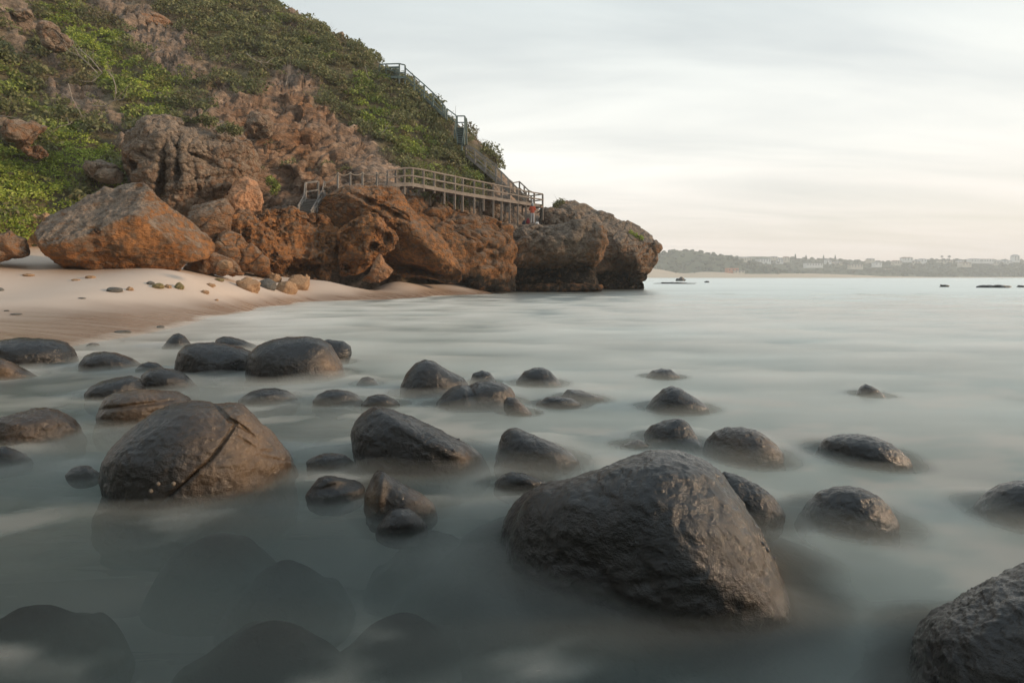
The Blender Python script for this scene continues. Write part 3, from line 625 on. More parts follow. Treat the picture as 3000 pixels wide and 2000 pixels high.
P = P + n * h[:, None] * np.array([1, 1, 0.8])
# hollows eaten into the cliff
for (bx, by, rx, ry, an, dp) in [(712, 392, 38, 24, 0.1, 2.2), (835, 355, 55, 28, 0.35, 1.6), (360, 355, 26, 30, 0, 2.6), (830, 560, 60, 26, 0.35, 1.2), (880, 430, 40, 16, 0.2, 0.9), (840, 462, 38, 10, 0.1, 0.8), (820, 520, 55, 14, 0.3, 0.9), (990, 520, 40, 20, 0, 0.7), (820, 310, 45, 14, 0.4, 0.8)]:
    ca, sa = math.cos(an), math.sin(an); ux = (px - bx) * ca + (py - by) * sa; uy = -(px - bx) * sa + (py - by) * ca
    g = np.exp(-((ux / rx) ** 2 + (uy / ry) ** 2) ** 2); P[:, 1] += dp * g; P[:, 2] += 0.15 * dp * g
orange = np.clip(1.15 * np.exp(-(((px - 800) / 210) ** 2 + ((py - 450) / 150) ** 2) ** 1.2) + 0.5 * np.exp(-((px - 1000) / 250) ** 2 - ((py - 330) / 100) ** 2)
          + 0.8 * np.exp(-((px - 60) / 120) ** 2 - ((py - 660) / 60) ** 2) + 0.15 - 0.2, 0, 1) * (1 - veg)
orange = np.clip(orange * (0.7 + 0.6 * VN) , 0, 1)
link('hillside', mesh_np('hillside', P, FH, MH, True, {'veg': veg, 'orange': orange}))['kind'] = 'structure'
HP, HN, HVV, Hpx, Hpy, HVG = P, vnormals(P, FH), vv, px, py, veg
if HN[:, 2].mean() < 0: HN = -HN

# added hillside, unseen behind the camera, keeps the boulder fronts dark
hb = [(-38, 16), (-34, 4), (-26, -7), (-15, -14), (-3, -18), (9, -20), (22, -26), (36, -36)]
rows = [(0, -1.5), (2, 2.5), (6, 7), (10, 13), (16, 19), (24, 24), (34, 20)]
cen = np.array([2.0, 14.0]); cb = []
for x, y in hb:
    d = np.array([x, y]) - cen; d /= np.linalg.norm(d); cb.append([np.array([x + d[0] * a, y + d[1] * a, b * (1 - 0.55 * max(0, x) / 36)]) for a, b in rows])
Gb = crv(np.array(cb), np.linspace(0, 7, 120)); Gb = crv(Gb.transpose(1, 0, 2), np.linspace(0, 6, 90)); Pb = Gb.reshape(-1, 3); Fb = grid_faces(90, 120)
Pb = Pb + np.array([0, 0, 1.0]) * (0.8 * fbm(Pb * 0.2, 4))[:, None]
link('added_shade_hillside', mesh_np('added_shade_hillside', Pb, Fb[:, ::-1].copy(), MH, True, {'veg': np.full(len(Pb), 0.9), 'orange': np.zeros(len(Pb))}))['kind'] = 'structure'

# ------------------------------------------------------------------ cliff and beach rocks
R1 = (0, 0, 2.94); R2 = (0, 400, 2.94); R3 = (600, 200, 2.94); R4 = (850, 450, 3.92); R5 = (1350, 400, 3.137); PX = (0, 0, 1.0)
def cliff_rock(name, z, pts, D, thick, label, lev=6, centre=None, relief=(), noise=None, grey=0.0, greytop=0.0, tide=None, pale=0.0, sig=1.6, cat='rock', group=None, flat=0.55, lichen=(), palespots=(), back=1.0, chop=5, under=0.0, stain=0.0, cuts=()):
    ox, oy, s = z; o = [(ox + a / s, oy + b / s) for a, b in pts]
    rel = [(ox + a / s, oy + b / s, (c[0] / s, c[1] / s, c[2]) if hasattr(c, '__len__') else c / s, d) for a, b, c, d in relief]
    ce = (ox + centre[0] / s, oy + centre[1] / s) if centre else None
    nz = noise or [(0.35, 0.22, 'f'), (0.8, 0.14, 'block'), (1.1, 0.06, 'strata'), (2.6, 0.035, 'r')]
    P, f, C, fr = rock_body(o, D, thick, lev, ce, rel, nz, sig=sig, flat=flat, back=back, chop=chop, under=under, cuts=cuts)
    n = vnormals(P, f); zr = (P[:, 2] - P[:, 2].min()) / np.ptp(P[:, 2])
    px = 1500 + P[:, 0] / P[:, 1] * F; py = HZ - (P[:, 2] - H) / P[:, 1] * F
    nb = fbm(P * 0.6, 4)
    g = grey + greytop * sstep(0.15, 0.75, n[:, 2] + 0.35 * nb)
    for a, b, c, d in lichen:
        q = np.exp(-(((px - ox - a / s) ** 2 + (py - oy - b / s) ** 2) / (c / s) ** 2) ** 1.3); g = g + d * q
    pl = np.full(len(P), pale)
    for a, b, c, d in palespots:
        q = np.exp(-(((px - ox - a / s) ** 2 + (py - oy - b / s) ** 2) / (c / s) ** 2) ** 1.3); pl = np.maximum(pl, d * q)
    dk = np.full(len(P), stain)
    if tide: dk = dk + 1 - sstep(tide - 0.35, tide + 0.35, P[:, 2] + 0.35 * nb)
    return put(name, P, f, MR, label, cat, group, {'grey': np.clip(g, 0, 1.2), 'dark': dk, 'pale': pl})

SM = [(0.4, 0.22, 'f'), (1.2, 0.07, 'r'), (4.0, 0.025, 'f')]
cliff_rock('beach_rock', R2, [(340,860),(350,790),(385,720),(420,690),(520,650),(620,600),(720,530),(830,465),(900,415),(960,430),(1060,390),(1200,385),(1240,400),(1300,470),(1380,560),(1480,640),(1600,720),(1700,800),(1780,870),(1840,930),(1855,975),(1800,1015),(1700,1045),(1610,1080),(1560,1130),(1540,1200),(1450,1210),(1300,1210),(1140,1215),(1040,1210),(900,1185),(700,1175),(580,1140),(470,1070),(390,1000),(350,930)],
   21.4, 1.8, 'huge orange boulder with a slanting grey top standing alone on the sand', 7, (960, 880),
   relief=[(760, 640, (330, 75, -0.18), -0.35), (1250, 900, (420, 200, 0.3), 0.35), (560, 930, (160, 160, 0), 0.25), (720, 1150, (75, 50, 0), -0.8), (960, 1170, (85, 45, 0.2), -0.9), (1290, 1190, (60, 30, 0), -0.6), (1150, 690, (50, 120, 0.7), 0.2)],
   noise=[(0.5, 0.10, 'f'), (1.2, 0.05, 'r'), (2.4, 0.04, 'drip'), (1.6, 0.10, 'tafoni'), (5.0, 0.022, 'r')], chop=0, under=0.5, cuts=[(-0.35, 0.52, 1.35, -0.45, 0.72, 0.52), (0.5, -0.2, 1.35, 0.15, -0.25, 0.95), (-2.2, 0, 0.8, -0.8, -0.2, 0.55), (2.0, 0.2, 0.9, 0.6, 0.35, 0.7)], greytop=0.9, lichen=[(780, 620, 300, 0.75), (1050, 500, 170, 0.6), (380, 850, 60, 0.8)], group='rocks on the beach')
cliff_rock('rock', R2, [(1075,150),(1085,60),(1095,0),(1110,-60),(1200,-110),(1400,-150),(1700,-150),(1950,-110),(2050,-40),(2140,50),(2190,120),(2235,250),(2240,350),(2200,420),(2100,520),(1980,600),(1860,700),(1700,700),(1560,670),(1450,620),(1390,570),(1250,420),(1170,350),(1090,260)],
   31.0, 2.4, 'massive grey weathered block with deep vertical clefts above the orange beach boulder', 7, (1640, 260),
   relief=[(1430, 420, (34, 230, 0.12), -1.6), (1550, 250, (16, 150, 0.05), -0.8), (1230, 290, (40, 30, 0.3), -0.6), (1330, 200, (90, 14, 0.5), -0.4), (1700, 180, (160, 16, 0.35), -0.45), (1690, 420, (14, 110, -0.1), -0.4), (1900, 560, 130, -0.5), (1800, 330, (150, 12, -0.3), -0.35), (1480, 480, (100, 14, 0.15), -0.35)],
   noise=[(0.4, 0.22, 'f'), (0.55, 0.10, 'block'), (1.3, 0.09, 'block'), (1.2, 0.10, 'drip'), (0.9, 0.08, 'strata'), (3.0, 0.045, 'r')], chop=0, cuts=[(0.5, 0, 1.9, 0.25, 0.1, 0.96), (-1.8, 0, 1.5, -0.4, 0.05, 0.92), (2.5, 0.5, 1.1, 0.8, -0.1, 0.6), (0, 1.5, 1.4, 0.1, 0.8, 0.6), (-2.6, 1.2, 0.8, -0.7, 0.5, 0.5), (1.0, -1.5, 1.5, 0.2, -0.55, 0.8)], grey=0.62, greytop=0.3, palespots=[(1250, 250, 160, 0.55), (1650, 330, 200, 0.45), (1500, 280, 80, 0.5)], lichen=[(1500, -20, 420, 0.6)], group='cliff rocks')
cliff_rock('rock', R2, [(1935,700),(1930,560),(1980,470),(2060,380),(2110,365),(2200,410),(2255,480),(2262,570),(2230,640),(2150,720),(2080,800),(2000,790)],
   30.2, 0.6, 'fresh pale orange rock face in the sun beside the grey block', 6, relief=[(2100, 560, 120, 0.35)], noise=[(0.5, 0.18, 'f'), (1.2, 0.10, 'r'), (3.0, 0.05, 'r')], flat=0.3, chop=3, pale=0.9, palespots=[], lichen=[(2220, 450, 50, 0.5)], group='cliff rocks')
cliff_rock('rock', R2, [(1640,760),(1650,670),(1720,640),(1850,600),(1940,560),(1990,700),(2000,850),(1900,870),(1760,870),(1680,820)],
   28.6, 1.1, 'small grey-brown rock wedged between the orange beach boulder and the cliff', 6, grey=0.45, greytop=0.4, group='cliff rocks')
# the fluted orange wall right of it, hollowed black at its foot
cliff_rock('rock', PX, [(640,740),(650,700),(668,660),(690,625),(740,612),(790,618),(835,608),(862,604),(885,622),(905,640),(950,622),(985,640),(1012,665),(1032,700),(1030,745),(1005,775),(972,790),(964,835),(950,832),(940,815),(905,818),(870,818),(820,812),(780,812),(735,800),(690,780),(660,765)],
   31.3, 2.0, 'fluted rusty orange rock wall with dark hollows along its foot, left of the small steps', 7, (830, 715),
   relief=[(690, 745, (55, 35, 0.2), -1.0), (885, 796, (30, 24, 0), -2.2), (848, 798, (18, 22, 0), -2.0), (928, 800, (20, 26, 0), -2.0), (735, 680, (60, 40, 0.6), 0.5), (930, 640, (60, 20, 0.2), -0.8), (812, 640, (18, 40, 0.3), -0.6), (1012, 745, (12, 45, 0.1), -0.7), (790, 800, (40, 18, 0.1), -1.0)],
   noise=[(0.45, 0.16, 'f'), (0.85, 0.18, 'drip'), (2.4, 0.08, 'drip'), (0.9, 0.08, 'block'), (1.5, 0.28, 'tafoni'), (5, 0.025, 'r')], chop=0, cuts=[(-1.5, 0.2, 1.5, 0.55, 0.1, 0.85), (-2.6, 0, 0.9, -0.75, -0.1, 0.6), (1.2, 0.3, 1.5, -0.1, 0.05, 1.0), (2.4, 0.2, 1.0, 0.6, -0.1, 0.8), (0, 1.25, 1.2, 0.1, 0.85, 0.5)], under=0.7, greytop=0.5, lichen=[(640, 745, 40, 0.4)], tide=1.05, group='cliff rocks')
cliff_rock('rock', R2, [(1860,940),(1900,860),(1980,835),(2080,850),(2150,930),(2250,1000),(2320,1080),(2330,1180),(2250,1195),(2100,1160),(1950,1080),(1880,1000)],
   28.4, 1.0, 'dark brown rock leaning under the fluted orange wall', 6, relief=[(2120, 1060, 130, -0.5)], greytop=0.4, grey=0.1, tide=0.9, group='cliff rocks')
cliff_rock('rock', R4, [(320,620),(400,490),(560,405),(720,392),(1000,388),(1200,415),(1290,470),(1380,560),(1470,700),(1560,810),(1700,950),(1800,1060),(1880,1180),(1930,1240),(1965,1340),(1965,1450),(1930,1500),(1760,1490),(1690,1450),(1500,1420),(1300,1400),(1100,1360),(900,1260),(700,1110),(500,910),(380,760)],
   36.0, 2.3, 'smooth whale-backed brown rock sloping down under the boardwalk', 7, (1150, 850),
   relief=[(1400, 1340, (330, 75, 0.25), -2.0), (1080, 640, (380, 26, 0.42), -0.5), (1500, 900, (420, 110, 0.9), 0.9), (900, 1000, (230, 200, 0.0), -0.9), (1250, 950, (70, 200, -0.4), -0.5), (920, 570, (40, 24, 0.3), -0.4), (1090, 535, (130, 18, -0.15), -0.3)],
   noise=[(0.3, 0.22, 'f'), (0.9, 0.06, 'r'), (1.4, 0.05, 'strata'), (1.0, 0.10, 'block'), (4.0, 0.018, 'f')], chop=0, cuts=[(0.5, 0.5, 1.6, 0.62, 0.55, 0.56), (-1.5, -0.5, 1.3, -0.35, -0.3, 0.9), (2.2, -1.5, 1.4, 0.3, -0.2, 0.93)], under=1.3, stain=0.12, greytop=0.3, tide=0.9, lichen=[(700, 550, 220, 0.25)], group='cliff rocks')
cliff_rock('rock', R4, [(555,920),(640,840),(850,690),(1000,700),(1075,750),(1090,850),(1200,920),(1235,1000),(1190,1080),(1050,1180),(970,1210),(860,1340),(740,1400),(640,1370),(540,1440),(535,1300),(600,1150),(570,1000)],
   33.2, 1.3, 'honeycombed orange rock between the fluted wall and the whale-backed rock', 7, (850, 1050),
   relief=[(1000, 830, (60, 90, 0), 0.5), (1110, 980, (45, 60, 0), -0.9), (960, 1060, (40, 30, 0), -0.9), (640, 1330, (60, 60, 0), -0.9), (700, 950, (100, 70, 0), -0.4), (830, 1180, (110, 90, 0.5), 0.4), (1030, 930, (60, 40, 0.1), -0.6)],
   noise=[(0.6, 0.10, 'r'), (0.8, 0.12, 'block'), (1.6, 0.07, 'drip'), (1.1, 0.20, 'tafoni'), (2.8, 0.03, 'r')], under=0.6, tide=1.0, palespots=[(1040, 820, 60, 0.35)], group='cliff rocks')
cliff_rock('rock', R4, [(815,1455),(890,1400),(950,1320),(1000,1190),(1040,1160),(1085,1250),(1175,1340),(1115,1415),(1025,1470),(930,1480)],
   31.6, 0.6, 'small pale rock wedge standing on the sand under the overhang', 6, relief=[(900, 1440, 60, -0.4)], noise=[(0.9, 0.10, 'f'), (2.5, 0.06, 'r')], pale=0.35, grey=0.25, tide=0.75, sig=1.0, group='cliff rocks')
# one long wall ties the faces together
cliff_rock('cliff_ledge', PX, [(600,760),(640,690),(760,620),(860,600),(900,600),(960,570),(1040,552),(1150,556),(1230,570),(1290,612),(1340,645),(1400,660),(1450,675),(1490,700),(1500,760),(1500,850),(1400,850),(1200,838),(1000,826),(800,820),(640,800)],
   42.0, 4.0, 'long layered brown cliff ledge running behind the orange rocks', 7, (1120, 720), noise=[(0.3, 0.3, 'f'), (0.5, 0.3, 'block'), (0.7, 0.14, 'strata'), (1.4, 0.1, 'drip'), (0.9, 0.3, 'tafoni')], greytop=0.6, stain=0.3, tide=1.2, under=1.0, chop=0, group='cliff rocks')
# headland
cliff_rock('rock', R4, [(1290,520),(1330,420),(1440,375),(1600,395),(1700,440),(1810,560),(1920,650),(2100,690),(2380,770),(2560,850),(2600,1200),(2500,1530),(2200,1520),(2000,1500),(1900,1350),(1800,1150),(1650,950),(1500,780),(1380,640)],
   43.0, 2.8, 'dark brown cliff mass beneath the boardwalk posts', 7, (1930, 950),
   relief=[(1800, 640, (160, 70, 0.3), -0.6), (2150, 1350, (220, 130, 0), -1.4), (2150, 950, (260, 60, 0.15), -0.5), (1560, 560, 160, 0.4)],
   noise=[(0.35, 0.22, 'f'), (0.5, 0.12, 'block'), (0.9, 0.09, 'strata'), (0.9, 0.12, 'tafoni'), (2.5, 0.03, 'r')], chop=0, cuts=[(2.2, 0, 1.3, 0.5, 0.05, 0.86), (-1.0, 1.2, 1.8, 0.15, 0.55, 0.8), (0, -0.5, 2.2, -0.1, -0.2, 1.0)], under=1.6, stain=0.38, greytop=0.5, grey=0.1, tide=1.3, lichen=[(1560, 560, 250, 0.4)], group='headland rocks')
cliff_rock('rock', R5, [(-330,800),(-200,720),(60,690),(250,745),(420,812),(620,842),(800,830),(1000,805),(1230,775),(1300,870),(1315,1000),(1270,1110),(1195,1200),(1205,1290),(1250,1400),(1100,1425),(800,1420),(500,1410),(300,1390),(150,1390),(0,1380),(-300,1340)],
   47.8, 4.0, 'broad headland cliff with a flat ledge where two people stand', 7, (600, 1080),
   relief=[(840, 1240, (330, 110, 0), -2.2), (420, 930, (40, 190, 0.1), 0.6), (1240, 1000, (70, 200, 0.2), 0.8), (300, 1250, (140, 90, 0.4), -1.4), (700, 960, (300, 60, 0), 0.3), (560, 1200, (60, 90, 0), 0.5)],
   noise=[(0.35, 0.2, 'f'), (0.8, 0.14, 'drip'), (0.7, 0.14, 'block'), (0.8, 0.07, 'strata'), (0.9, 0.35, 'tafoni'), (2.2, 0.05, 'r')], under=2.2, stain=0.35, greytop=0.9, grey=0.2, tide=2.0, lichen=[(700, 830, 260, 0.5), (1050, 820, 250, 0.6), (1000, 1000, 250, 0.35)], group='headland rocks', flat=0.45, back=1.6)
cliff_rock('rock', R5, [(830,760),(850,690),(900,612),(960,582),(1010,570),(1100,615),(1240,680),(1400,740),(1560,800),(1680,850),(1760,900),(1810,960),(1828,1030),(1800,1120),(1740,1200),(1685,1250),(1675,1340),(1690,1400),(1600,1420),(1420,1420),(1250,1420),(1000,1400),(850,1250),(800,950)],
   55.0, 4.2, 'grey domed point of the headland dropping into the sea', 7, (1400, 1050),
   relief=[(1430, 1250, (130, 130, 0.2), -2.6), (1620, 1150, (90, 200, 0.4), 0.8), (1500, 760, (380, 60, 0.45), 0.8), (1250, 1300, (60, 100, 0), -1.5), (1690, 1050, 90, -0.5)],
   noise=[(0.3, 0.25, 'f'), (0.6, 0.14, 'strata'), (0.55, 0.15, 'block'), (0.9, 0.08, 'drip'), (0.8, 0.35, 'tafoni'), (2.2, 0.05, 'r')], chop=0, cuts=[(0, 1.6, 2.4, 0.35, 0.75, 0.5), (2.6, 0, 2.2, 0.6, -0.1, 0.75), (-1.5, 0.5, 3.2, -0.2, 0.25, 0.95)], under=1.8, stain=0.2, greytop=0.8, grey=0.42, tide=1.6, lichen=[(1150, 720, 330, 0.6), (1500, 850, 230, 0.4)], group='headland rocks')
cliff_rock('rock', R5, [(740,830),(770,705),(800,675),(840,702),(890,682),(980,720),(1060,730),(1150,760),(1250,775),(1270,860),(1000,880)],
   50.5, 1.6, 'jagged pale grey rock rubble behind the standing people', 6, noise=[(0.6, 0.3, 'r'), (1.4, 0.22, 'lump'), (3, 0.1, 'r')], grey=0.95, group='headland rocks')
cliff_rock('rock', R5, [(180,680),(215,610),(260,590),(330,620),(390,690),(440,790),(330,790),(230,740)], 46.0, 0.9, 'slanted grey rock slab behind the boardwalk posts', 6, grey=0.8, group='headland rocks')
cliff_rock('reef_ledge', R5, [(480,1405),(560,1380),(700,1368),(900,1362),(1100,1370),(1250,1372),(1390,1392),(1250,1410),(1000,1425),(800,1425),(600,1415)],
   46.0, 1.4, 'low black mussel-covered reef ledge at the foot of the headland', 6, noise=[(0.9, 0.12, 'r'), (2.5, 0.10, 'lump')], tide=3.0, group='headland rocks')
# boulders stuck in the green slope
cliff_rock('rock', R1, [(20,1130),(60,1060),(150,1055),(280,1060),(385,1100),(360,1150),(300,1200),(260,1260),(180,1300),(110,1230),(40,1210)], 28.5, 1.0, 'tan overhanging boulder in the green slope at the far left', 6, grey=0.55, greytop=0.3, group='boulders in the slope')
cliff_rock('rock', R1, [(180,1290),(230,1245),(340,1250),(420,1290),(425,1355),(330,1365),(250,1340)], 28.0, 0.7, 'small square brown boulder below the tan overhanging one', 6, grey=0.35, greytop=0.3, group='boulders in the slope')
cliff_rock('rock', R1, [(700,1440),(740,1390),(840,1400),(980,1440),(1060,1500),(1050,1560),(960,1580),(860,1570),(770,1530)], 29.5, 0.9, 'pale grey leaning boulder in the bright green ground cover', 6, grey=1.0, group='boulders in the slope')
cliff_rock('rock', R1, [(330,260),(350,205),(430,205),(520,250),(570,310),(620,370),(560,440),(480,460),(400,420),(360,350)], 38.0, 1.0, 'flat grey outcrop high in the slope, upper left', 6, grey=0.85, group='boulders in the slope')
cliff_rock('rock', R1, [(70,100),(160,70),(260,90),(295,150),(240,190),(150,170)], 41.0, 0.8, 'rounded grey outcrop near the top left corner', 6, grey=0.9, group='boulders in the slope')
cliff_rock('rock', R1, [(720,60),(760,30),(850,25),(960,50),(1050,60),(1000,110),(850,105),(760,100)], 50.0, 1.0, 'pinkish outcrop at the top of the slope, left of the bare band', 6, grey=0.5, pale=0.3, group='boulders in the slope')
cliff_rock('rock', R1, [(1140,150),(1200,110),(1330,120),(1450,170),(1500,200),(1450,260),(1350,270),(1260,230)], 49.0, 1.0, 'pinkish rounded outcrop in the bare band below the crest', 6, grey=0.45, pale=0.3, group='boulders in the slope')
cliff_rock('rock', R3, [(390,480),(420,410),(480,395),(540,420),(555,500),(535,560),(480,590),(425,560)], 37.2, 0.8, 'pitted grey knob between two hollows in the cliff', 6, noise=[(0.8, 0.2, 'lump'), (2.0, 0.12, 'lump'), (4, 0.06, 'r')], grey=0.8, group='boulders in the slope')
for q, D, t, lab in [([(0,690),(30,685),(70,715),(85,745),(40,752),(-40,752),(-40,700)], 19.5, 0.7, 'grey rock on the sand cut by the left edge'),
                     ([(545,790),(575,755),(620,745),(650,752),(690,775),(718,805),(690,805),(640,800),(590,798)], 24.5, 0.7, 'pitted tan rock on the sand right of the huge orange boulder')]:
    cliff_rock('beach_rock', PX, q, D, t, lab, 6, noise=[(0.8, 0.12, 'f'), (1.8, 0.10, 'lump'), (4, 0.04, 'r')], grey=0.35, greytop=0.3, group='rocks on the beach')

# ------------------------------------------------------------------ scrub on the hillside
RV = np.random.default_rng(21)
GG = HP.reshape(NV_, NU, 3)
ar = np.linalg.norm(np.cross(np.gradient(GG, axis=0), np.gradient(GG, axis=1)), axis=2).ravel()
vis = (Hpx > -160) & (Hpx < 1530) & (Hpy > -110) & (Hpy < 720)
row = np.repeat(np.arange(NV_), NU); vis &= (row < int(NV_ * 5.6 / 6)) & (row > NV_ // 6)
vj = HVV + 0.55 * fbm(HP * 0.33 + 9, 3)
STP = np.array([(1100,200),(1187,215),(1304,322),(1340,350),(1350,400),(1360,432),(1392,452),(1453,508),(1489,545),(1560,590)], float)
def near_stairs(x, y):
    d = np.full(len(x), 1e9)
    for a, b in zip(STP, STP[1:]):
        t = np.clip(((x - a[0]) * (b - a)[0] + (y - a[1]) * (b - a)[1]) / ((b - a) @ (b - a)), 0, 1)
        d = np.minimum(d, np.hypot(x - a[0] - t * (b - a)[0], y - a[1] - t * (b - a)[1]))
    return d
vis &= near_stairs(Hpx, Hpy) > 16
def pick(mask, dens):
    w = ar * mask * vis; tot = w.sum(); n = int(tot * dens); return RV.choice(len(w), n, p=w / tot)
def leaves(idx, rad, per, size, flat=0.7, lift=0.15):
    n = len(idx); R = RV.uniform(*rad, n); c = HP[idx] + RV.normal(0, 0.15, (n, 3)); up = HN[idx] * 0.5 + np.array([0, 0, 0.6]); up /= np.linalg.norm(up, axis=1)[:, None]
    cnt = np.maximum(8, (per * (R / np.mean(rad)) ** 2).astype(int)); k = np.repeat(np.arange(n), cnt); m_ = len(k)
    d = RV.normal(size=(m_, 3)); d /= np.linalg.norm(d, axis=1)[:, None]; s_ = (d * up[k]).sum(1); d = d + up[k] * (np.abs(s_) - s_)[:, None]
    lump = 1 + 0.35 * perlin(d * 1.8 + c[k] * 3.1)
    pos = c[k] + d * (R[k] * lump * RV.uniform(0.45, 1.0, m_) ** 0.6)[:, None]; pos -= up[k] * ((d * up[k]).sum(1) * (1 - flat) * R[k] * 0.8)[:, None]; pos += up[k] * (R[k] * lift)[:, None]
    a = RV.normal(size=(m_, 3)); a /= np.linalg.norm(a, axis=1)[:, None]; b = np.cross(a, RV.normal(size=(m_, 3))); b /= np.linalg.norm(b, axis=1)[:, None]
    sz = RV.uniform(*size, m_)[:, None]
    v = np.stack([pos - a * sz, pos + b * sz * 0.55, pos + a * sz, pos - b * sz * 0.55], 1).reshape(-1, 3)
    f = np.arange(4 * m_).reshape(-1, 4)
    tint = np.clip(RV.beta(2, 2.2, m_) * 0.75 + RV.uniform(-0.25, 0.35, n)[k], 0, 1); dry = np.clip((RV.random(n)[k] < 0.16) * 0.55 + (RV.random(m_) < 0.06) * 0.7, 0, 0.9)
    return v, f, {'tint': np.repeat(tint, 4), 'dry': np.repeat(dry, 4)}
def scrub(name, mask, dens, rad, per, size, mat, label, cat, **k):
    v, f, at_ = leaves(pick(mask, dens), rad, per, size, **k)
    o = link(name, mesh_np(name, v, f, mat, False, at_)); tag(o, label, cat, kind='stuff')
low = (Hpy > 425) & (Hpx < 340)
scrub('olive_scrub', (vj > 1.2) & (vj <= 2.55), 1.7, (0.45, 1.0), 80, (0.08, 0.16), LEAF_OL, 'dull olive coastal scrub covering the upper hillside and crest', 'scrub')
scrub('green_scrub', (vj > 2.3) & (vj <= 3.35) & ~low, 1.9, (0.4, 0.85), 85, (0.07, 0.14), LEAF_GR, 'mid green leafy scrub in bands down the hillside', 'scrub')
scrub('bright_scrub', (vj > 3.1) & ~low, 2.0, (0.35, 0.75), 85, (0.06, 0.13), LEAF_BR, 'bright yellow-green scrub in a diagonal band on the left slope', 'scrub')
scrub('ground_cover', low & (vj > 0.9), 5.0, (0.35, 0.7), 85, (0.05, 0.095), LEAF_BR, 'low bright green ground cover spreading to the beach, far left', 'ground cover', flat=0.4)
scrub('grey_scrub', (vj > 0.45) & (vj <= 1.5), 0.30, (0.25, 0.6), 40, (0.05, 0.10), LEAF_OL, 'sparse grey-green tufts on the bare rocky slope', 'scrub')
# bare dry stems
idx = pick((vj > 0.9) & (vj < 2.0), 0.34); n = len(idx); k = np.repeat(np.arange(n), 16); m_ = len(k)
base = HP[idx][k] + RV.normal(0, 0.12, (m_, 3)); d = RV.normal(size=(m_, 3)) * 0.75 + np.array([0, -0.1, 0.55]); d /= np.linalg.norm(d, axis=1)[:, None]
ln = RV.uniform(0.35, 1.15, m_)[:, None]; mid = base + d * ln * 0.5 + RV.normal(0, 0.07, (m_, 3)); tip = base + d * ln + RV.normal(0, 0.14, (m_, 3))
sd_ = np.cross(d, RV.normal(size=(m_, 3))); sd_ /= np.linalg.norm(sd_, axis=1)[:, None]; w = RV.uniform(0.010, 0.022, m_)[:, None]; sd2 = np.cross(sd_, d)
vs_, fs_ = [], []
for s2 in (sd_, sd2):
    o0 = len(vs_) * 6 * m_
    vs_.append(np.stack([base - s2 * w, base + s2 * w, mid - s2 * w * 0.8, mid + s2 * w * 0.8, tip - s2 * w * 0.4, tip + s2 * w * 0.4], 1).reshape(-1, 3))
    i6 = np.arange(m_)[:, None] * 6 + o0; fs_.append(np.concatenate([i6 + [0, 1, 3, 2], i6 + [2, 3, 5, 4]]))
tint = np.repeat(np.clip(RV.normal(0.45, 0.25, m_), 0, 1), 6)
o = link('dry_scrub', mesh_np('dry_scrub', np.vstack(vs_), np.vstack(fs_), TWIG, False, {'tint': np.tile(tint, 2), 'dry': np.zeros(12 * m_)}))
tag(o, 'tangle of leafless grey-brown dry stems over the slope', 'dry scrub', kind='stuff')

# ------------------------------------------------------------------ tubes, beams
def tube(pts, r0, r1, nseg=6):
    p = np.array(pts, float); n = len(p); V_, F_ = [], []
    for i in range(n):
        t = p[min(i + 1, n - 1)] - p[max(i - 1, 0)]; t /= np.linalg.norm(t) + 1e-9
        a = np.cross(t, [0.3, 0.1, 1]); a /= np.linalg.norm(a) + 1e-9; b = np.cross(t, a); r = r0 + (r1 - r0) * i / max(1, n - 1)
        for k in range(nseg):
            an = 2 * math.pi * k / nseg; V_.append(p[i] + r * (math.cos(an) * a + math.sin(an) * b))
    for i in range(n - 1):
        for k in range(nseg):
            q = (k + 1) % nseg; F_.append((i * nseg + k, i * nseg + q, (i + 1) * nseg + q, (i + 1) * nseg + k))
    return V_, F_
def join(parts):
    V_, F_ = [], []
    for v, f in parts:
        o = len(V_); V_ += [tuple(x) for x in v]; F_ += [tuple(i + o for i in q) for q in f]
    return V_, F_
def pm(name, vf, mat, parent=None, smooth=False):
    me = bpy.data.meshes.new(name); me.from_pydata([tuple(x) for x in vf[0]], [], vf[1]); me.materials.append(mat)
    if smooth: me.polygons.foreach_set('use_smooth', [True] * len(me.polygons))
    return link(name, me, parent)
def beam(p0, p1, w, h, up=(0, 0, 1)):
    p0 = np.array(p0, float); p1 = np.array(p1, float); t = p1 - p0; t /= np.linalg.norm(t); u = np.array(up, float)
    if abs(t @ u) > 0.95: u = np.array([0.25, 1, 0])
    s_ = np.cross(t, u); s_ /= np.linalg.norm(s_); u = np.cross(s_, t); V_ = []
    for p in (p0, p1):
        for a, b in ((-1, -1), (1, -1), (1, 1), (-1, 1)): V_.append(p + s_ * a * w / 2 + u * b * h / 2)
    return V_, [(0, 1, 2, 3), (7, 6, 5, 4), (0, 4, 5, 1), (1, 5, 6, 2), (2, 6, 7, 3), (3, 7, 4, 0)]

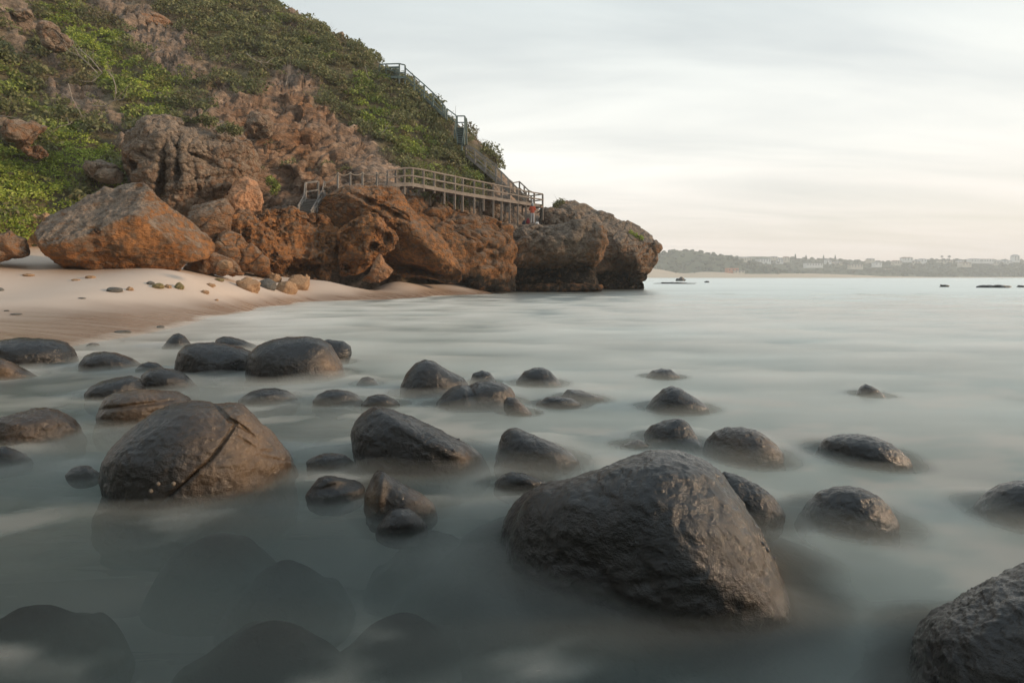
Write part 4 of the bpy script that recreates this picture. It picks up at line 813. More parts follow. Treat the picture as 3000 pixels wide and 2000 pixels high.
# dead branches standing out of the scrub
MDEAD = mat_simple('bleached_dead_wood', (0.30, 0.265, 0.225), 0.9)
def branch(pts, D, r, label):
    rr = random.Random(int(pts[0][0] * 13 + pts[0][1]))
    P3 = [at(a, b, D - 0.2 + 0.25 * rr.uniform(-1, 1)) for a, b in pts]; parts = [tube(P3, r, r * 0.35)]
    for i in range(1, len(P3)):
        for _ in range(2):
            d = P3[i] - P3[i - 1]; d = d / np.linalg.norm(d) + np.array([rr.uniform(-1, 1), rr.uniform(-.5, .2), rr.uniform(-.4, 1)]) * 0.9
            L_ = rr.uniform(0.35, 0.9); q = P3[i] + d * L_ * 0.5; e_ = P3[i] + d * L_ + np.array([0, 0, rr.uniform(-.1, .2)])
            parts.append(tube([P3[i], q, e_], r * 0.45, r * 0.15, 5))
    b0 = thing('dead_branch', tuple(P3[0]), label, 'branch', 'dead branches on the slope'); pm('stem', join(parts), MDEAD, b0, True)
for q, D, r, lab in [([(722,157),(740,172),(760,182),(782,184)], 46.5, 0.045, 'bleached white fallen branch below the upper scrub'),
    ([(285,215),(262,190),(232,165),(200,150)], 37.5, 0.04, 'arching bare branch in the grey tangle, upper left slope'),
    ([(300,215),(272,180),(240,150),(205,135)], 37.2, 0.035, 'thin arched branch just above the other in the grey tangle'),
    ([(340,275),(338,250),(330,228),(322,215)], 36.5, 0.035, 'upright forked dry branch in the middle of the left slope'),
    ([(300,212),(285,228),(268,240)], 36.8, 0.03, 'short dry branch pointing down left from the grey tangle'),
    ([(270,310),(305,312),(335,295),(360,290)], 35.0, 0.035, 'horizontal crooked branch above the dark hollow'),
    ([(200,245),(212,290),(228,318),(238,340)], 34.0, 0.03, 'long thin branch hanging down the green slope'),
    ([(0,340),(35,344),(55,350)], 31.0, 0.03, 'pale branch lying at the left edge of the slope'),
    ([(150,385),(175,370),(202,365)], 32.0, 0.03, 'small branch lying across the green slope above the ground cover'),
    ([(478,225),(475,250),(462,222)], 42.0, 0.025, 'thin grey stem in the bright green band'),
    ([(838,250),(842,225),(846,205)], 45.5, 0.03, 'lone upright dead stem on the bare rock band'),
    ([(1118,395),(1130,378),(1150,372)], 44.5, 0.035, 'spreading dead bush branch at the edge of the green scrub'),
    ([(1070,195),(1075,215),(1082,232)], 50.0, 0.03, 'thin pale stem in the scrub under the top landing')]:
    branch(q, D, r, lab)

# ------------------------------------------------------------------ boardwalk
bwk = thing('boardwalk', tuple(at(1389, 618, 42.3)), 'long grey timber boardwalk on tall posts along the cliff', 'boardwalk')
posts = [(1136,501,556,36.5),(1160,498,558,36.7),(1184,493,563,37),(1208,493,545,37.3),(1240,498,555,38),(1272,505,560,39),(1301,511,592,39.8),(1332,517,608,40.6),(1355,522,614,41.3),(1389,529,620,42.3),
         (1416,534,612,43.2),(1445,540,634,44),(1469,545,643,44.8),(1493,550,662,45.5),(1517,555,662,46.2),(1541,561,655,47),(1565,565,652,47.7),(1590,569,640,48.4)]
deck = lambda px: np.interp(px, [1136, 1184, 1208, 1355, 1541, 1590], [544, 541, 541, 568, 597, 604])
PT = [at(a, b, d) for a, b, c, d in posts]; PD = [at(a, deck(a), d) for a, b, c, d in posts]; PBm = [at(a, c + 6, d) for a, b, c, d in posts]
for i in range(len(posts)): pm('post', beam(PBm[i], PT[i], 0.13, 0.13), MWOOD2, bwk)
for i in range(len(posts) - 1):
    off = np.array([0, -0.085, 0])
    for fr_, hh in ((0.0, 0.10), (0.47, 0.10)):
        pm('rail', beam(PT[i] * (1 - fr_) + PD[i] * fr_ + off, PT[i + 1] * (1 - fr_) + PD[i + 1] * fr_ + off, 0.05, hh), MWOOD2, bwk)
    pm('edge_beam', beam(PD[i] + off, PD[i + 1] + off, 0.06, 0.24), MWOOD2, bwk)
    n_ = max(2, int(np.linalg.norm(PD[i + 1] - PD[i]) / 0.24))
    for k in range(n_):
        q = PD[i] + (PD[i + 1] - PD[i]) * (k + 0.5) / n_ + np.array([0, 0, 0.10]); t = (PD[i + 1] - PD[i]); s_ = np.array([-t[1], t[0], 0]); s_ /= np.linalg.norm(s_)
        pm('deck_board', beam(q + s_ * -0.02, q + s_ * 1.35, 0.2, 0.045), MWOOD, bwk)
for i in range(3, len(posts)):
    t = PD[min(i + 1, len(PD) - 1)] - PD[max(i - 1, 0)]; s_ = np.array([-t[1], t[0], 0]); s_ /= np.linalg.norm(s_); s_ *= 1.4
    lowb = PBm[i] + s_; top = PD[i] + s_ + np.array([0, 0, 1.0 if i > 15 else 0.06]); pm('post', beam(lowb, top, 0.12, 0.12), MWOOD2, bwk)
    pm('joist', beam(PD[i] + np.array([0, 0.0, -0.06]), PD[i] + s_ + np.array([0, 0, -0.06]), 0.06, 0.16), MWOOD2, bwk)
    if i > 15 and i < len(posts) - 1: pm('rail', beam(PT[i] + s_, PT[i + 1] + s_, 0.05, 0.1), MWOOD2, bwk)
    if i == len(posts) - 1: pm('rail', beam(PT[i], PT[i] + s_, 0.05, 0.1), MWOOD2, bwk); pm('rail', beam(PT[i] * .53 + PD[i] * .47, PT[i] * .53 + PD[i] * .47 + s_, 0.05, 0.1), MWOOD2, bwk)
for a, b, c, d in [(1496, 624, 1519, 645), (1518, 625, 1534, 639)]: pm('brace', beam(at(a, b, 46.0), at(c, d, 46.2), 0.06, 0.1), MWOOD2, bwk)

def rails(parent, tops, hpx, mid=0.5, mat=MWOOD, pw=0.11, extra=6, midrail=True):
    """tops: (px, py, D) of post tops; hpx: height of each post in photo pixels."""
    Tp = [at(*q) for q in tops]; hp = hpx if hasattr(hpx, '__len__') else [hpx] * len(tops)
    Bt = [at(q[0], q[1] + h_ + extra, q[2]) for q, h_ in zip(tops, hp)]
    for a, b in zip(Bt, Tp): pm('post', beam(a, b, pw, pw), mat, parent)
    for i in range(len(Tp) - 1):
        pm('rail', beam(Tp[i] + np.array([0, -.07, 0]), Tp[i + 1] + np.array([0, -.07, 0]), 0.05, 0.10), mat, parent)
        if midrail: pm('rail', beam(Tp[i] * (1 - mid) + Bt[i] * mid + np.array([0, -.07, 0]), Tp[i + 1] * (1 - mid) + Bt[i + 1] * mid + np.array([0, -.07, 0]), 0.05, 0.09), mat, parent)
def flight(parent, a0, a1, b0, b1, n, mat=MWOOD):
    """treads from top edge a0-a1 to bottom edge b0-b1 with two stringers"""
    a0, a1, b0, b1 = [at(*q) for q in (a0, a1, b0, b1)]
    for k in range(n):
        t = (k + 0.5) / n; pm('tread', beam(a0 + (b0 - a0) * t, a1 + (b1 - a1) * t, 0.30, 0.05), mat, parent)
        pm('riser', beam(a0 + (b0 - a0) * t + np.array([0, .12, -.09]), a1 + (b1 - a1) * t + np.array([0, .12, -.09]), 0.02, 0.13), mat, parent)
    for p, q in ((a0, b0), (a1, b1)): pm('stringer', beam(p + np.array([0, 0, -.06]), q + np.array([0, 0, -.06]), 0.06, 0.26), mat, parent)

st = thing('beach_steps', tuple(at(892, 618, 33)), 'short grey timber steps with handrails beside the whale-backed rock', 'steps')
flight(st, (893, 582, 35.4), (937, 585, 35.4), (872, 618, 33.2), (912, 630, 33.2), 9)
rails(st, [(895, 537, 35.4), (932, 532, 36.2)], [46, 44]); rails(st, [(951, 532, 35.6), (946, 558, 35.0)], [60, 36], 0.5); rails(st, [(895, 538, 35.3), (892, 574, 34.8), (874, 606, 33.3)], [44, 24, 8], 0.5, extra=3)
rails(st, [(945, 559, 35.0), (928, 592, 34.2), (911, 620, 33.2)], [32, 26, 10], 0.5, extra=3)

rf = thing('rope_fence', tuple(at(1026, 553, 35.8)), 'row of grey posts strung with sagging rope along the cliff path', 'fence')
rp = [(951, 534, 590, 35.6), (990, 506, 556, 35.5), (1026, 505, 555, 35.8), (1062, 505, 547, 36.2), (1104, 506, 553, 36.3), (1134, 507, 555, 36.45)]
for a, b, c, d in rp[1:5]: pm('post', beam(at(a, c + 3, d), at(a, b - 1, d), 0.10, 0.10), MWOOD, rf)
for (a, b, c, d), (a2, b2, c2, d2) in zip(rp, rp[1:]):
    pts = []
    for t in np.linspace(0, 1, 9):
        p = at(a, b + 2, d - 0.07) * (1 - t) + at(a2, b2 + 2, d2 - 0.07) * t; p[2] -= 0.14 * 4 * t * (1 - t); pts.append(p)
    pm('rope', tube(pts, 0.025, 0.025), MROPE, rf, True)

us = thing('hill_stairway', tuple(at(1340, 430, 48.4)), 'timber stairway with handrails zigzagging down the ridge of the hill', 'stairway')
# top landing
rails(us, [(1112, 190, 52.4), (1131, 189, 52.1), (1170, 188, 51.5), (1187, 192, 51.3)], [18, 24, 60, 44], 0.42, MWOODG)
for k in range(4): pm('side_board', beam(at(1131, 199 + 8 * k, 54.25), at(1168, 198 + 8 * k, 51.6), 0.03, 0.2), MWOODG, us)
for k in range(6): pm('deck_board', beam(at(1128 + 10 * k, 225, 52.1 - 0.14 * k), at(1128 + 10 * k, 225, 53.5 - 0.14 * k), 0.25, 0.05), MWOODG, us)
pm('edge_beam', beam(at(1130, 226, 52.1), at(1187, 227, 51.2), 0.06, 0.2), MWOODG, us)
rails(us, [(1187, 200, 51.3), (1214, 224, 51.0), (1243, 249, 50.7), (1269, 273, 50.4), (1298, 306, 50.1), (1304, 313, 50.0)], [40, 36, 34, 32, 28, 28], 0.55, MWOODG)
flight(us, (1187, 232, 52.3), (1187, 232, 53.35), (1302, 338, 51.0), (1302, 338, 50.0), 17, MWOODG)
rails(us, [(1309, 319, 49.8), (1337, 340, 49.6)], [26, 32], 0.55, MWOODG)
# flight facing the sea
rails(us, [(1339, 341, 49.5), (1362, 341, 49.5)], [32, 32], 0.5, MWOODG); rails(us, [(1363, 343, 49.3), (1359, 384, 48.8), (1354, 424, 48.2)], [32, 30, 12], 0.5, MWOODG); rails(us, [(1337, 345, 49.3), (1332, 380, 48.9)], [30, 20], 0.5, MWOODG)
pm('post', beam(at(1367, 424, 49.2), at(1366, 347, 49.4), 0.12, 0.12), MWOODG, us)
flight(us, (1335, 373, 49.4), (1362, 373, 49.4), (1341, 420, 48.3), (1360, 424, 48.1), 9, MWOODG)
# lower, half hidden run
rails(us, [(1365, 430, 48.5), (1392, 440, 48.3), (1422, 471, 48.1), (1453, 490, 48.0), (1469, 504, 47.9), (1489, 524, 47.8)], [16, 32, 30, 42, 42, 44], 0.55)
flight(us, (1365, 452, 49.5), (1365, 452, 48.6), (1489, 556, 48.9), (1489, 556, 47.9), 20)
rails(us, [(1365, 424, 49.7), (1392, 438, 49.6), (1422, 462, 49.5), (1455, 484, 49.3)], [10, 20, 22, 30], 0.5)
ls = thing('lower_stairway', tuple(at(1530, 600, 49)), 'short timber flight dropping from the hill stairway onto the boardwalk end', 'stairway')
rails(ls, [(1491, 526, 49.2), (1504, 537, 49.4)], [42, 36], 0.5, MWOOD2); rails(ls, [(1504, 536, 50.6), (1522, 533, 51.0), (1536, 546, 50.4), (1549, 559, 49.9), (1565, 566, 49.4)], [28, 26, 28, 30, 30], 0.55, MWOOD2)
rails(ls, [(1492, 529, 49.2), (1514, 550, 48.8), (1536, 572, 48.4)], [42, 36, 24], 0.5, MWOOD2)
flight(ls, (1496, 563, 49.2), (1522, 562, 50.9), (1536, 598, 48.4), (1560, 597, 49.6), 8, MWOOD2)

# ------------------------------------------------------------------ small plants on the skyline
def leaf_plant(name, root_px, D, blobs, label, cat, n, mat, size=(0.05, 0.1)):
    b0 = at(root_px[0], root_px[1], D); o = thing(name, tuple(b0), label, cat); sc = D / F
    parts = []; LV, LF = [], []
    for (bx, by, br) in blobs:
        c = at(bx, by, D); mid = (b0 + c) / 2 + RV.normal(0, 0.08, 3); parts.append(tube([b0, mid, c], 0.035, 0.012, 5))
        for _ in range(5): parts.append(tube([mid, c + RV.normal(0, 0.6, 3) * br * sc, c + RV.normal(0, 0.9, 3) * br * sc], 0.014, 0.006, 4))
        m_ = max(12, int(n * (br / 10) ** 2)); d = RV.normal(size=(m_, 3)); d /= np.linalg.norm(d, axis=1)[:, None]
        pos = c + d * (br * sc * RV.uniform(0.3, 1.05, m_))[:, None]; a = RV.normal(size=(m_, 3)); a /= np.linalg.norm(a, axis=1)[:, None]; b = np.cross(a, RV.normal(size=(m_, 3))); b /= np.linalg.norm(b, axis=1)[:, None]; z_ = RV.uniform(*size, m_)[:, None]
        LV.append(np.stack([pos - a * z_, pos + b * z_ * .55, pos + a * z_, pos - b * z_ * .55], 1).reshape(-1, 3))
    LV = np.vstack(LV); k = len(LV) // 4
    pm('trunk', join(parts), TWIG, o, True)
    link('crown', mesh_np('crown', LV, np.arange(4 * k).reshape(-1, 4), mat, False, {'tint': np.repeat(RV.random(k), 4), 'dry': np.zeros(4 * k)}), o)
leaf_plant('sapling', (1458, 486), 51.5, [(1440, 452, 9), (1452, 458, 9), (1462, 462, 8), (1446, 468, 8)], 'thin small tree standing alone on the skyline below the stairway', 'tree', 34, LEAF_OL)
leaf_plant('shrub', (1640, 612), 53.0, [(1628, 600, 12), (1638, 592, 11), (1624, 608, 8), (1648, 590, 9)], 'dense dark shrub growing on top of the grey headland dome', 'shrub', 130, LEAF_OL)
leaf_plant('grass_tuft', (1865, 690), 53.0, [(1848, 682, 9), (1862, 690, 10), (1878, 695, 9)], 'bright yellow-green grass tuft on the headland point', 'grass', 110, LEAF_BR, (0.05, 0.12))
leaf_plant('shrub', (805, 545), 33.5, [(790, 530, 16), (806, 545, 16), (800, 560, 12)], 'dark green bush in the cleft left of the beach steps', 'shrub', 70, LEAF_GR)
leaf_plant('shrub', (960, 560), 34.6, [(956, 552, 8), (964, 560, 8)], 'small rusty brown bush at the rope fence foot', 'shrub', 90, TWIG)

for (a, b, D, lab) in [(430, 368, 30.4, 'leftmost bush capping the massive grey block'), (520, 350, 30.4, 'grey-green bush on the middle top of the massive grey block'), (600, 352, 30.4, 'spreading bush on the right top of the massive grey block'), (672, 378, 30.2, 'small bush at the right shoulder of the massive grey block')]:
    leaf_plant('shrub', (a, b + 8), D, [(a - 26, b, 15), (a, b - 6, 17), (a + 26, b + 3, 15), (a + 8, b + 8, 14)], lab, 'shrub', 60, LEAF_OL, (0.05, 0.10))

# ------------------------------------------------------------------ stones on the sand
def sand_hit(px, py):
    D = np.linspace(9, 45, 1500); z = H + (HZ - py) / F * D; g = sand_z((px - 1500) / F * D, D); k = np.where(g >= z)[0]
    return D[k[0]] if len(k) else 20.0
def mat_stone(name, c0, c1):
    m = M(name); return m.done(m.bsdf(m.mix(m.ramp(m.noise(14, 5), (0.3, 0.0), (0.7, 1.0)), c0, c1), 0.85, m.bump(m.noise(40, 5), 0.6, 0.03), 0.2))
ST = {'tan': mat_stone('tan_stone', (0.25, 0.15, 0.085), (0.42, 0.28, 0.17)), 'grey': mat_stone('grey_stone', (0.075, 0.075, 0.07), (0.17, 0.165, 0.15)),
      'moss': mat_stone('mossy_stone', (0.07, 0.085, 0.03), (0.30, 0.22, 0.12))}
stones = [(R2, 240,1190,90,20,'tan','flat tan stone half buried below the left end of the huge orange boulder'), (R2, 780,1207,80,24,'tan','tan stone close under the huge orange boulder'),
 (R2, 655,1232,70,14,'tan','thin tan stone below the middle of the huge orange boulder'), (R2, 985,1313,130,36,'grey','flat grey stone with pointed left end on the pale sand'),
 (R2, 1115,1308,60,28,'tan','small tan stone right beside the flat pointed grey one'), (R2, 1295,1258,65,28,'grey','small dark grey stone touching the green mossy one'),
 (R2, 1360,1280,100,40,'moss','low stone with a green mossy top on the sand'), (R2, 1445,1286,60,26,'tan','small tan stone right of the low mossy stone'),
 (R2, 1545,1278,72,56,'moss','upright pointed stone with green moss, alone on the sand'), (R2, 1810,1275,90,24,'tan','flat tan stone below the pitted tan rock'),
 (R2, 1885,1230,85,24,'moss','greenish flat stone just under the pitted tan rock'), (R2, 1765,1333,70,28,'tan','small tan stone, lowest of those under the pitted rock'),
 (R2, 1865,1405,32,14,'tan','tiny reddish pebble alone near the wet sand'), (R2, 0,1315,60,28,'grey','grey stone cut by the left edge of the sand'),
 (R2, 2135,1265,195,105,'tan','knobbly tan rock at the left of the small rock group'), (R2, 2300,1262,160,80,'grey','smooth rounded stone in the small rock group'),
 (R2, 2330,1195,85,55,'tan','small tan rock behind the smooth rounded stone'), (PX, 838,838,60,32,'tan','tan rock at the front of the small rock group'), (PX, 872,824,64,36,'tan','biggest tan rock at the right end of the rock group'),
 (PX, 895,818,24,30,'tan','upright tan stone against the right end of the rock group'), (PX, 805,812,36,22,'tan','tan stone at the back of the rock group'), (PX, 660,770,40,18,'tan','small stone beside the pitted tan rock'),
 (R2, 140,1527,90,14,'grey','thin dark stone on wet sand near the left edge'), (R2, 58,1497,40,10,'grey','tiny dark pebble at the left edge of the wet sand'), (R2, 705,1390,62,10,'grey','thin flat dark pebble in the middle of the sand'),
 (ZA, 580,238,82,32,'grey','rounded grey pebble on wet sand behind the domed boulder'), (ZA, 770,150,95,16,'grey','flat wet stone on the shining sand'), (ZA, 765,220,62,18,'grey','low wet stone nearest the mist edge on the sand'), (ZA, 1005,121,46,14,'grey','tiny wet stone high on the shining sand')]
for i, ((ox, oy, s_), x, y, w_, h_, kd, lab) in enumerate(stones):
    px_, py_ = ox + x / s_, oy + (y + h_ / 2) / s_; D = sand_hit(px_, py_); c = at(px_, py_, D); a = w_ / s_ / 2 / F * D; hh = h_ / s_ / F * D
    iv, f = ico(4); P = iv * np.array([a, a * 0.8, hh * 0.75]); rr = 0.5 if 'knobbly' in lab or kd == 'tan' else 0.28
    P = P * (1 + rr * 0.55 * fbm(iv * 1.5 + i * 7.7, 4))[:, None]; P = facet(P, np.zeros(3), np.array([0, 1, 0.0]), 5 if kd != 'grey' else 2, i)
    if 'pointed stone' in lab: P[:, :2] *= (1.15 - 0.75 * np.clip(P[:, 2:3] / hh, 0, 1))
    P = P + np.array([c[0], c[1], c[2] + hh * 0.22]); put('stone', P, f, ST[kd], lab, 'stone', 'stones on the sand')

# rubble at the foot of the green slope, top left of the beach
rub = [(18, 640, 52, 36, 'uppermost'), (8, 680, 46, 30, 'leftmost'), (62, 668, 44, 30, 'pale'), (100, 640, 34, 24, 'small square'), (112, 680, 56, 34, 'widest'), (78, 700, 40, 22, 'flat'), (136, 632, 30, 26, 'pointed'), (28, 706, 36, 20, 'low'), (150, 664, 30, 22, 'right-hand'), (46, 612, 30, 20, 'highest small')]
for i, (x, y, w_, h_, wd) in enumerate(rub):
    D = 26.0 + (690 - y) * 0.012; c = at(x, y + h_ * 0.3, D); a = w_ / 2 / F * D * 1.2; hh = h_ / F * D
    iv, f = ico(4); P = iv * np.array([a, a * 0.9, hh * 0.75]) * (1 + 0.35 * fbm(iv * 1.4 + i * 9.3, 4))[:, None]; P = facet(P, np.zeros(3), np.array([0, 1, 0.0]), 7, i + 50, (0.6, 0.9))
    put('rubble_rock', P + c, f, ST['tan'], wd + ' broken orange rock in the rubble under the bright green slope', 'rock', 'rubble under the green slope')

# ------------------------------------------------------------------ shellfish on the boulders
from mathutils.bvhtree import BVHTree
def bvh_of(lab):
    for o in COL.objects:
        if o.get('label') == lab:
            return BVHTree.FromPolygons([o.location + v.co for v in o.data.vertices], [tuple(p.vertices) for p in o.data.polygons])
MSN = mat_simple('dark_snail_shell', (0.03, 0.03, 0.032), 0.35, spec=0.5); MLP = mat_simple('pale_limpet_shell', (0.16, 0.13, 0.10), 0.6)
def shell(px_, py_, lab, r, mat, name, label, grp):
    d = Vector(((px_ - 1500) / F, 1, (HZ - py_) / F)).normalized(); h = bvh_of(lab).ray_cast(Vector((0, 0, H)), d)
    if h[0] is None: return
    iv, f = ico(4); q = h[1].to_track_quat('Z', 'Y'); P = iv.copy(); P[:, 2] = np.where(P[:, 2] > 0, P[:, 2] * 0.9, P[:, 2] * 0.3)
    an = np.arctan2(P[:, 1], P[:, 0]); P[:, :2] *= (1.05 - 0.55 * np.clip(P[:, 2], 0, 1) + 0.05 * np.sin(an * 9))[:, None]
    P = np.array([tuple(q @ Vector(v)) for v in P * r]) + np.array(h[0]); put(name, P, f, mat, label, 'shellfish', grp)
BIG = 'largest boulder, wrinkled dark hump with its right side in warm light'; LONG = 'long dark boulder sloping down to the right, centre of the picture'
CRK = 'large egg-shaped boulder split by a branching crack, brown on its right half'
for k, (x, y, w_) in enumerate([(1757, 768, 'upper'), (1788, 808, 'middle'), (1830, 862, 'lowest')]): shell(1450 + x / 2.24, 1250 + y / 2.24, BIG, 0.009, MSN, 'sea_snail', w_ + ' of three dark snails on the right edge of the largest boulder', 'snails on the boulders')
shell(850 + 1105 / 2.24, 1000 + 645 / 2.24, LONG, 0.013, MSN, 'sea_snail', 'dark snail on the sloping back of the long dark boulder', 'snails on the boulders')
shell(850 + 1070 / 2.24, 1000 + 712 / 2.24, LONG, 0.012, MSN, 'sea_snail', 'dark snail on the front of the long dark boulder', 'snails on the boulders')
for x, y, w_ in [(1090, 157, 'pale limpet left of the crack'), (1195, 157, 'pale limpet right of the crack'), (1040, 207, 'lowest pale limpet, on the crack')]: shell(x / 2.352, 1350 + y / 2.352, CRK, 0.012, MLP, 'limpet', w_ + ' on the cracked boulder', 'limpets on the cracked boulder')

# ------------------------------------------------------------------ people on the ledge
LEDGE = bvh_of('broad headland cliff with a flat ledge where two people stand')
def stand(px_, D):
    x = (px_ - 1500) / F * D; h = LEDGE.ray_cast(Vector((x, D, 12)), Vector((0, 0, -1))); return np.array([x, D, h[0].z if h[0] else at(px_, 661, D)[2]])
def skin_mesh(pts, edges, rad):
    me = bpy.data.meshes.new('figure'); me.from_pydata(pts, edges, []); o = bpy.data.objects.new('figure', me); COL.objects.link(o)
    md = o.modifiers.new('s', 'SKIN'); md.use_smooth_shade = True; o.modifiers.new('d', 'SUBSURF').levels = 2
    for i, r in enumerate(rad): me.skin_vertices[0].data[i].radius = (r, r) if not hasattr(r, '__len__') else r
    me.skin_vertices[0].data[0].use_root = True
    dg = bpy.context.evaluated_depsgraph_get(); ev = bpy.data.meshes.new_from_object(o.evaluated_get(dg)); bpy.data.objects.remove(o); return ev
def cloth(name, col): return mat_simple(name, col, 0.9, 0.2, 12)
SKIN = mat_simple('skin', (0.36, 0.21, 0.14), 0.6)
def person(base, face, hgt, pose, mats, label):
    k = hgt / 1.75; P0 = {'pel': (0, 0, .95), 'sp': (0, .01, 1.15), 'ch': (0, .0, 1.36), 'nk': (0, 0, 1.50), 'hd': (0, .015, 1.60), 'ht': (0, .01, 1.69),
      'lh': (-.09, 0, .90), 'lk': (-.10, .03, .50), 'la': (-.11, -.01, .09), 'lt': (-.12, .14, .035), 'rh': (.09, 0, .90), 'rk': (.10, .03, .50), 'ra': (.11, -.01, .09), 'rt': (.12, .14, .035),
      'ls': (-.17, 0, 1.42), 'le': (-.24, -.03, 1.15), 'lw': (-.20, .14, .98), 'lf': (-.18, .22, .95), 'rs': (.17, 0, 1.42), 're': (.24, -.03, 1.15), 'rw': (.20, .14, .98), 'rf': (.18, .22, .95)}
    P0.update(pose); R0 = {'pel': (.16, .12), 'sp': (.15, .115), 'ch': (.18, .13), 'nk': .06, 'hd': (.082, .10), 'ht': (.06, .07), 'lh': .095, 'lk': .068, 'la': .05, 'lt': .045, 'rh': .095, 'rk': .068, 'ra': .05, 'rt': .045,
      'ls': .075, 'le': .055, 'lw': .042, 'lf': .04, 'rs': .075, 're': .055, 'rw': .042, 'rf': .04}
    ks = list(P0); E = [('pel', 'sp'), ('sp', 'ch'), ('ch', 'nk'), ('nk', 'hd'), ('hd', 'ht'), ('pel', 'lh'), ('lh', 'lk'), ('lk', 'la'), ('la', 'lt'), ('pel', 'rh'), ('rh', 'rk'), ('rk', 'ra'), ('ra', 'rt'), ('ch', 'ls'), ('ls', 'le'), ('le', 'lw'), ('lw', 'lf'), ('ch', 'rs'), ('rs', 're'), ('re', 'rw'), ('rw', 'rf')]
    me = skin_mesh([P0[a] for a in ks], [(ks.index(a), ks.index(b)) for a, b in E], [R0[a] for a in ks])
    for m_ in mats: me.materials.append(m_)
    me.materials.clear() if False else None
    for p in me.polygons:
        c = p.center; z = c.z
        arm = any((c - Vector(P0[a])).length < 0.075 for a in ('lf', 'rf'))
        p.material_index = 3 if (z > 1.50 or arm) else (0 if z > 0.93 else (1 if z > 0.12 else 2)); p.use_smooth = True
    o = thing('person', tuple(base), label, 'person'); b = link('body', me); b.parent = o; o.rotation_euler = (0, 0, face); o.scale = (k, k, k)
    return o, P0
def ball(parent, name, c, s_, mat, cut=None):
    iv, f = ico(4); P = iv * np.array(s_); P = P[:] + np.array(c)
    if cut is not None: P[:, 2] = np.maximum(P[:, 2], cut)
    o = link(name, mesh_np(name, P, f, mat)); o.parent = parent; return o
b1 = stand(1560, 46.6); b2 = stand(1586, 46.9)
h1 = 1.76; p1, q = person(b1, 0.0, h1, {'le': (-.25, .06, 1.17), 'lw': (-.12, .27, 1.22), 'lf': (-.06, .31, 1.25), 're': (.25, .06, 1.17), 'rw': (.14, .27, 1.22), 'rf': (.08, .31, 1.25)},
  [cloth('red_jacket', (0.42, 0.085, 0.045)), cloth('light_grey_trousers', (0.42, 0.42, 0.43)), cloth('dark_shoe', (0.05, 0.05, 0.05)), SKIN], 'person in a red jacket and light grey trousers seen from behind on the ledge')
ball(p1, 'hood', (0, .0, 1.60), (.125, .135, .155), cloth('grey_hood', (0.24, 0.26, 0.28)))
p2, q = person(b2, 1.45, 1.80, {'le': (-.22, .12, 1.18), 'lw': (-.14, .30, 1.10), 'lf': (-.12, .38, 1.10), 'lk': (-.1, .10, .5), 'la': (-.11, .10, .09), 'lt': (-.12, .25, .035)},
  [cloth('black_jacket', (0.022, 0.024, 0.022)), cloth('black_trousers', (0.020, 0.021, 0.020)), cloth('black_shoe', (0.02, 0.02, 0.02)), SKIN], 'person all in black with a dark green cap standing side-on at the boardwalk end')
ball(p2, 'cap', (0, .0, 1.685), (.105, .12, .075), cloth('dark_green_cap', (0.05, 0.065, 0.02)), 1.66); ball(p2, 'cap_peak', (0, .14, 1.675), (.08, .08, .012), bpy.data.materials['dark_green_cap'])
def bag(px_, D, w_, d_, h_, mat, label, strap=None, name='bag'):
    c = stand(px_, D); iv, f = ico(4); P = np.sign(iv) * np.abs(iv) ** 0.65 * np.array([w_, d_, h_]) / 2; P[:, :2] *= (1 - 0.28 * np.clip(P[:, 2:3] / h_ * 2, 0, 1)); P *= (1 + 0.09 * fbm(iv * 2.2 + px_, 3))[:, None]
    o = thing(name, tuple(c), label, 'bag'); link('sack', mesh_np('sack', P + c + np.array([0, 0, h_ / 2 - .02]), f, mat), o)
    for sx in (-1, 1):
        t = np.linspace(0, math.pi, 8); pts = [c + np.array([sx * w_ * .16 + 0 * a, -d_ * .3, h_ * .82]) + np.array([w_ * .13 * math.cos(a), 0, h_ * .28 * math.sin(a)]) for a in t]; pm('handle', tube(pts, 0.012, 0.012, 5), mat, o, True)
bag(1574, 46.4, .34, .2, .36, cloth('white_plastic', (0.72, 0.72, 0.72)), 'crumpled white plastic bag between the two people')
bag(1547, 46.9, .30, .24, .46, cloth('red_canvas', (0.26, 0.04, 0.05)), 'dark red bag under the boardwalk left of the red jacket')
bag(1538, 47.2, .46, .3, .40, cloth('blue_canvas', (0.05, 0.07, 0.11)), 'dark blue bag lying farthest left under the boardwalk')
# ------------------------------------------------------------------ far shore
def sheet(name, cols, mat, attrs=None, nu=160, nv=30, amp=0.0, sc=0.02):
    C_ = np.array([[at(*q) for q in c_] for c_ in cols]); g = crv(C_, np.linspace(0, len(cols) - 1, nu)); g = crv(g.transpose(1, 0, 2), np.linspace(0, C_.shape[1] - 1, nv)); P = g.reshape(-1, 3)
    if amp: P[:, 2] += amp * fbm(P * sc, 4)
    o = link(name, mesh_np(name, P, grid_faces(nv, nu), mat, True, attrs)); o['kind'] = 'structure'; return P
m = M('far_sand'); MFS = m.done(m.bsdf(m.mix(m.noise(0.05, 4), (0.46, 0.36, 0.25), (0.56, 0.46, 0.34)), 0.95))
m = M('far_scrub_ground'); MFG = m.done(m.bsdf(m.mix(m.noise(0.06, 5), (0.035, 0.050, 0.022), (0.085, 0.095, 0.040)), 0.95))
sheet('far_beach', [[(p, 815.5, 690), (p, q, 800), (p, q - 2, 900)] for p, q in [(1780, 780), (1850, 782), (1900, 786), (1950, 793), (2000, 801), (2060, 797), (2120, 798), (2200, 802), (2350, 803), (2500, 807), (2600, 811), (2800, 813), (3050, 813), (3500, 812)]], MFS, amp=0.5)
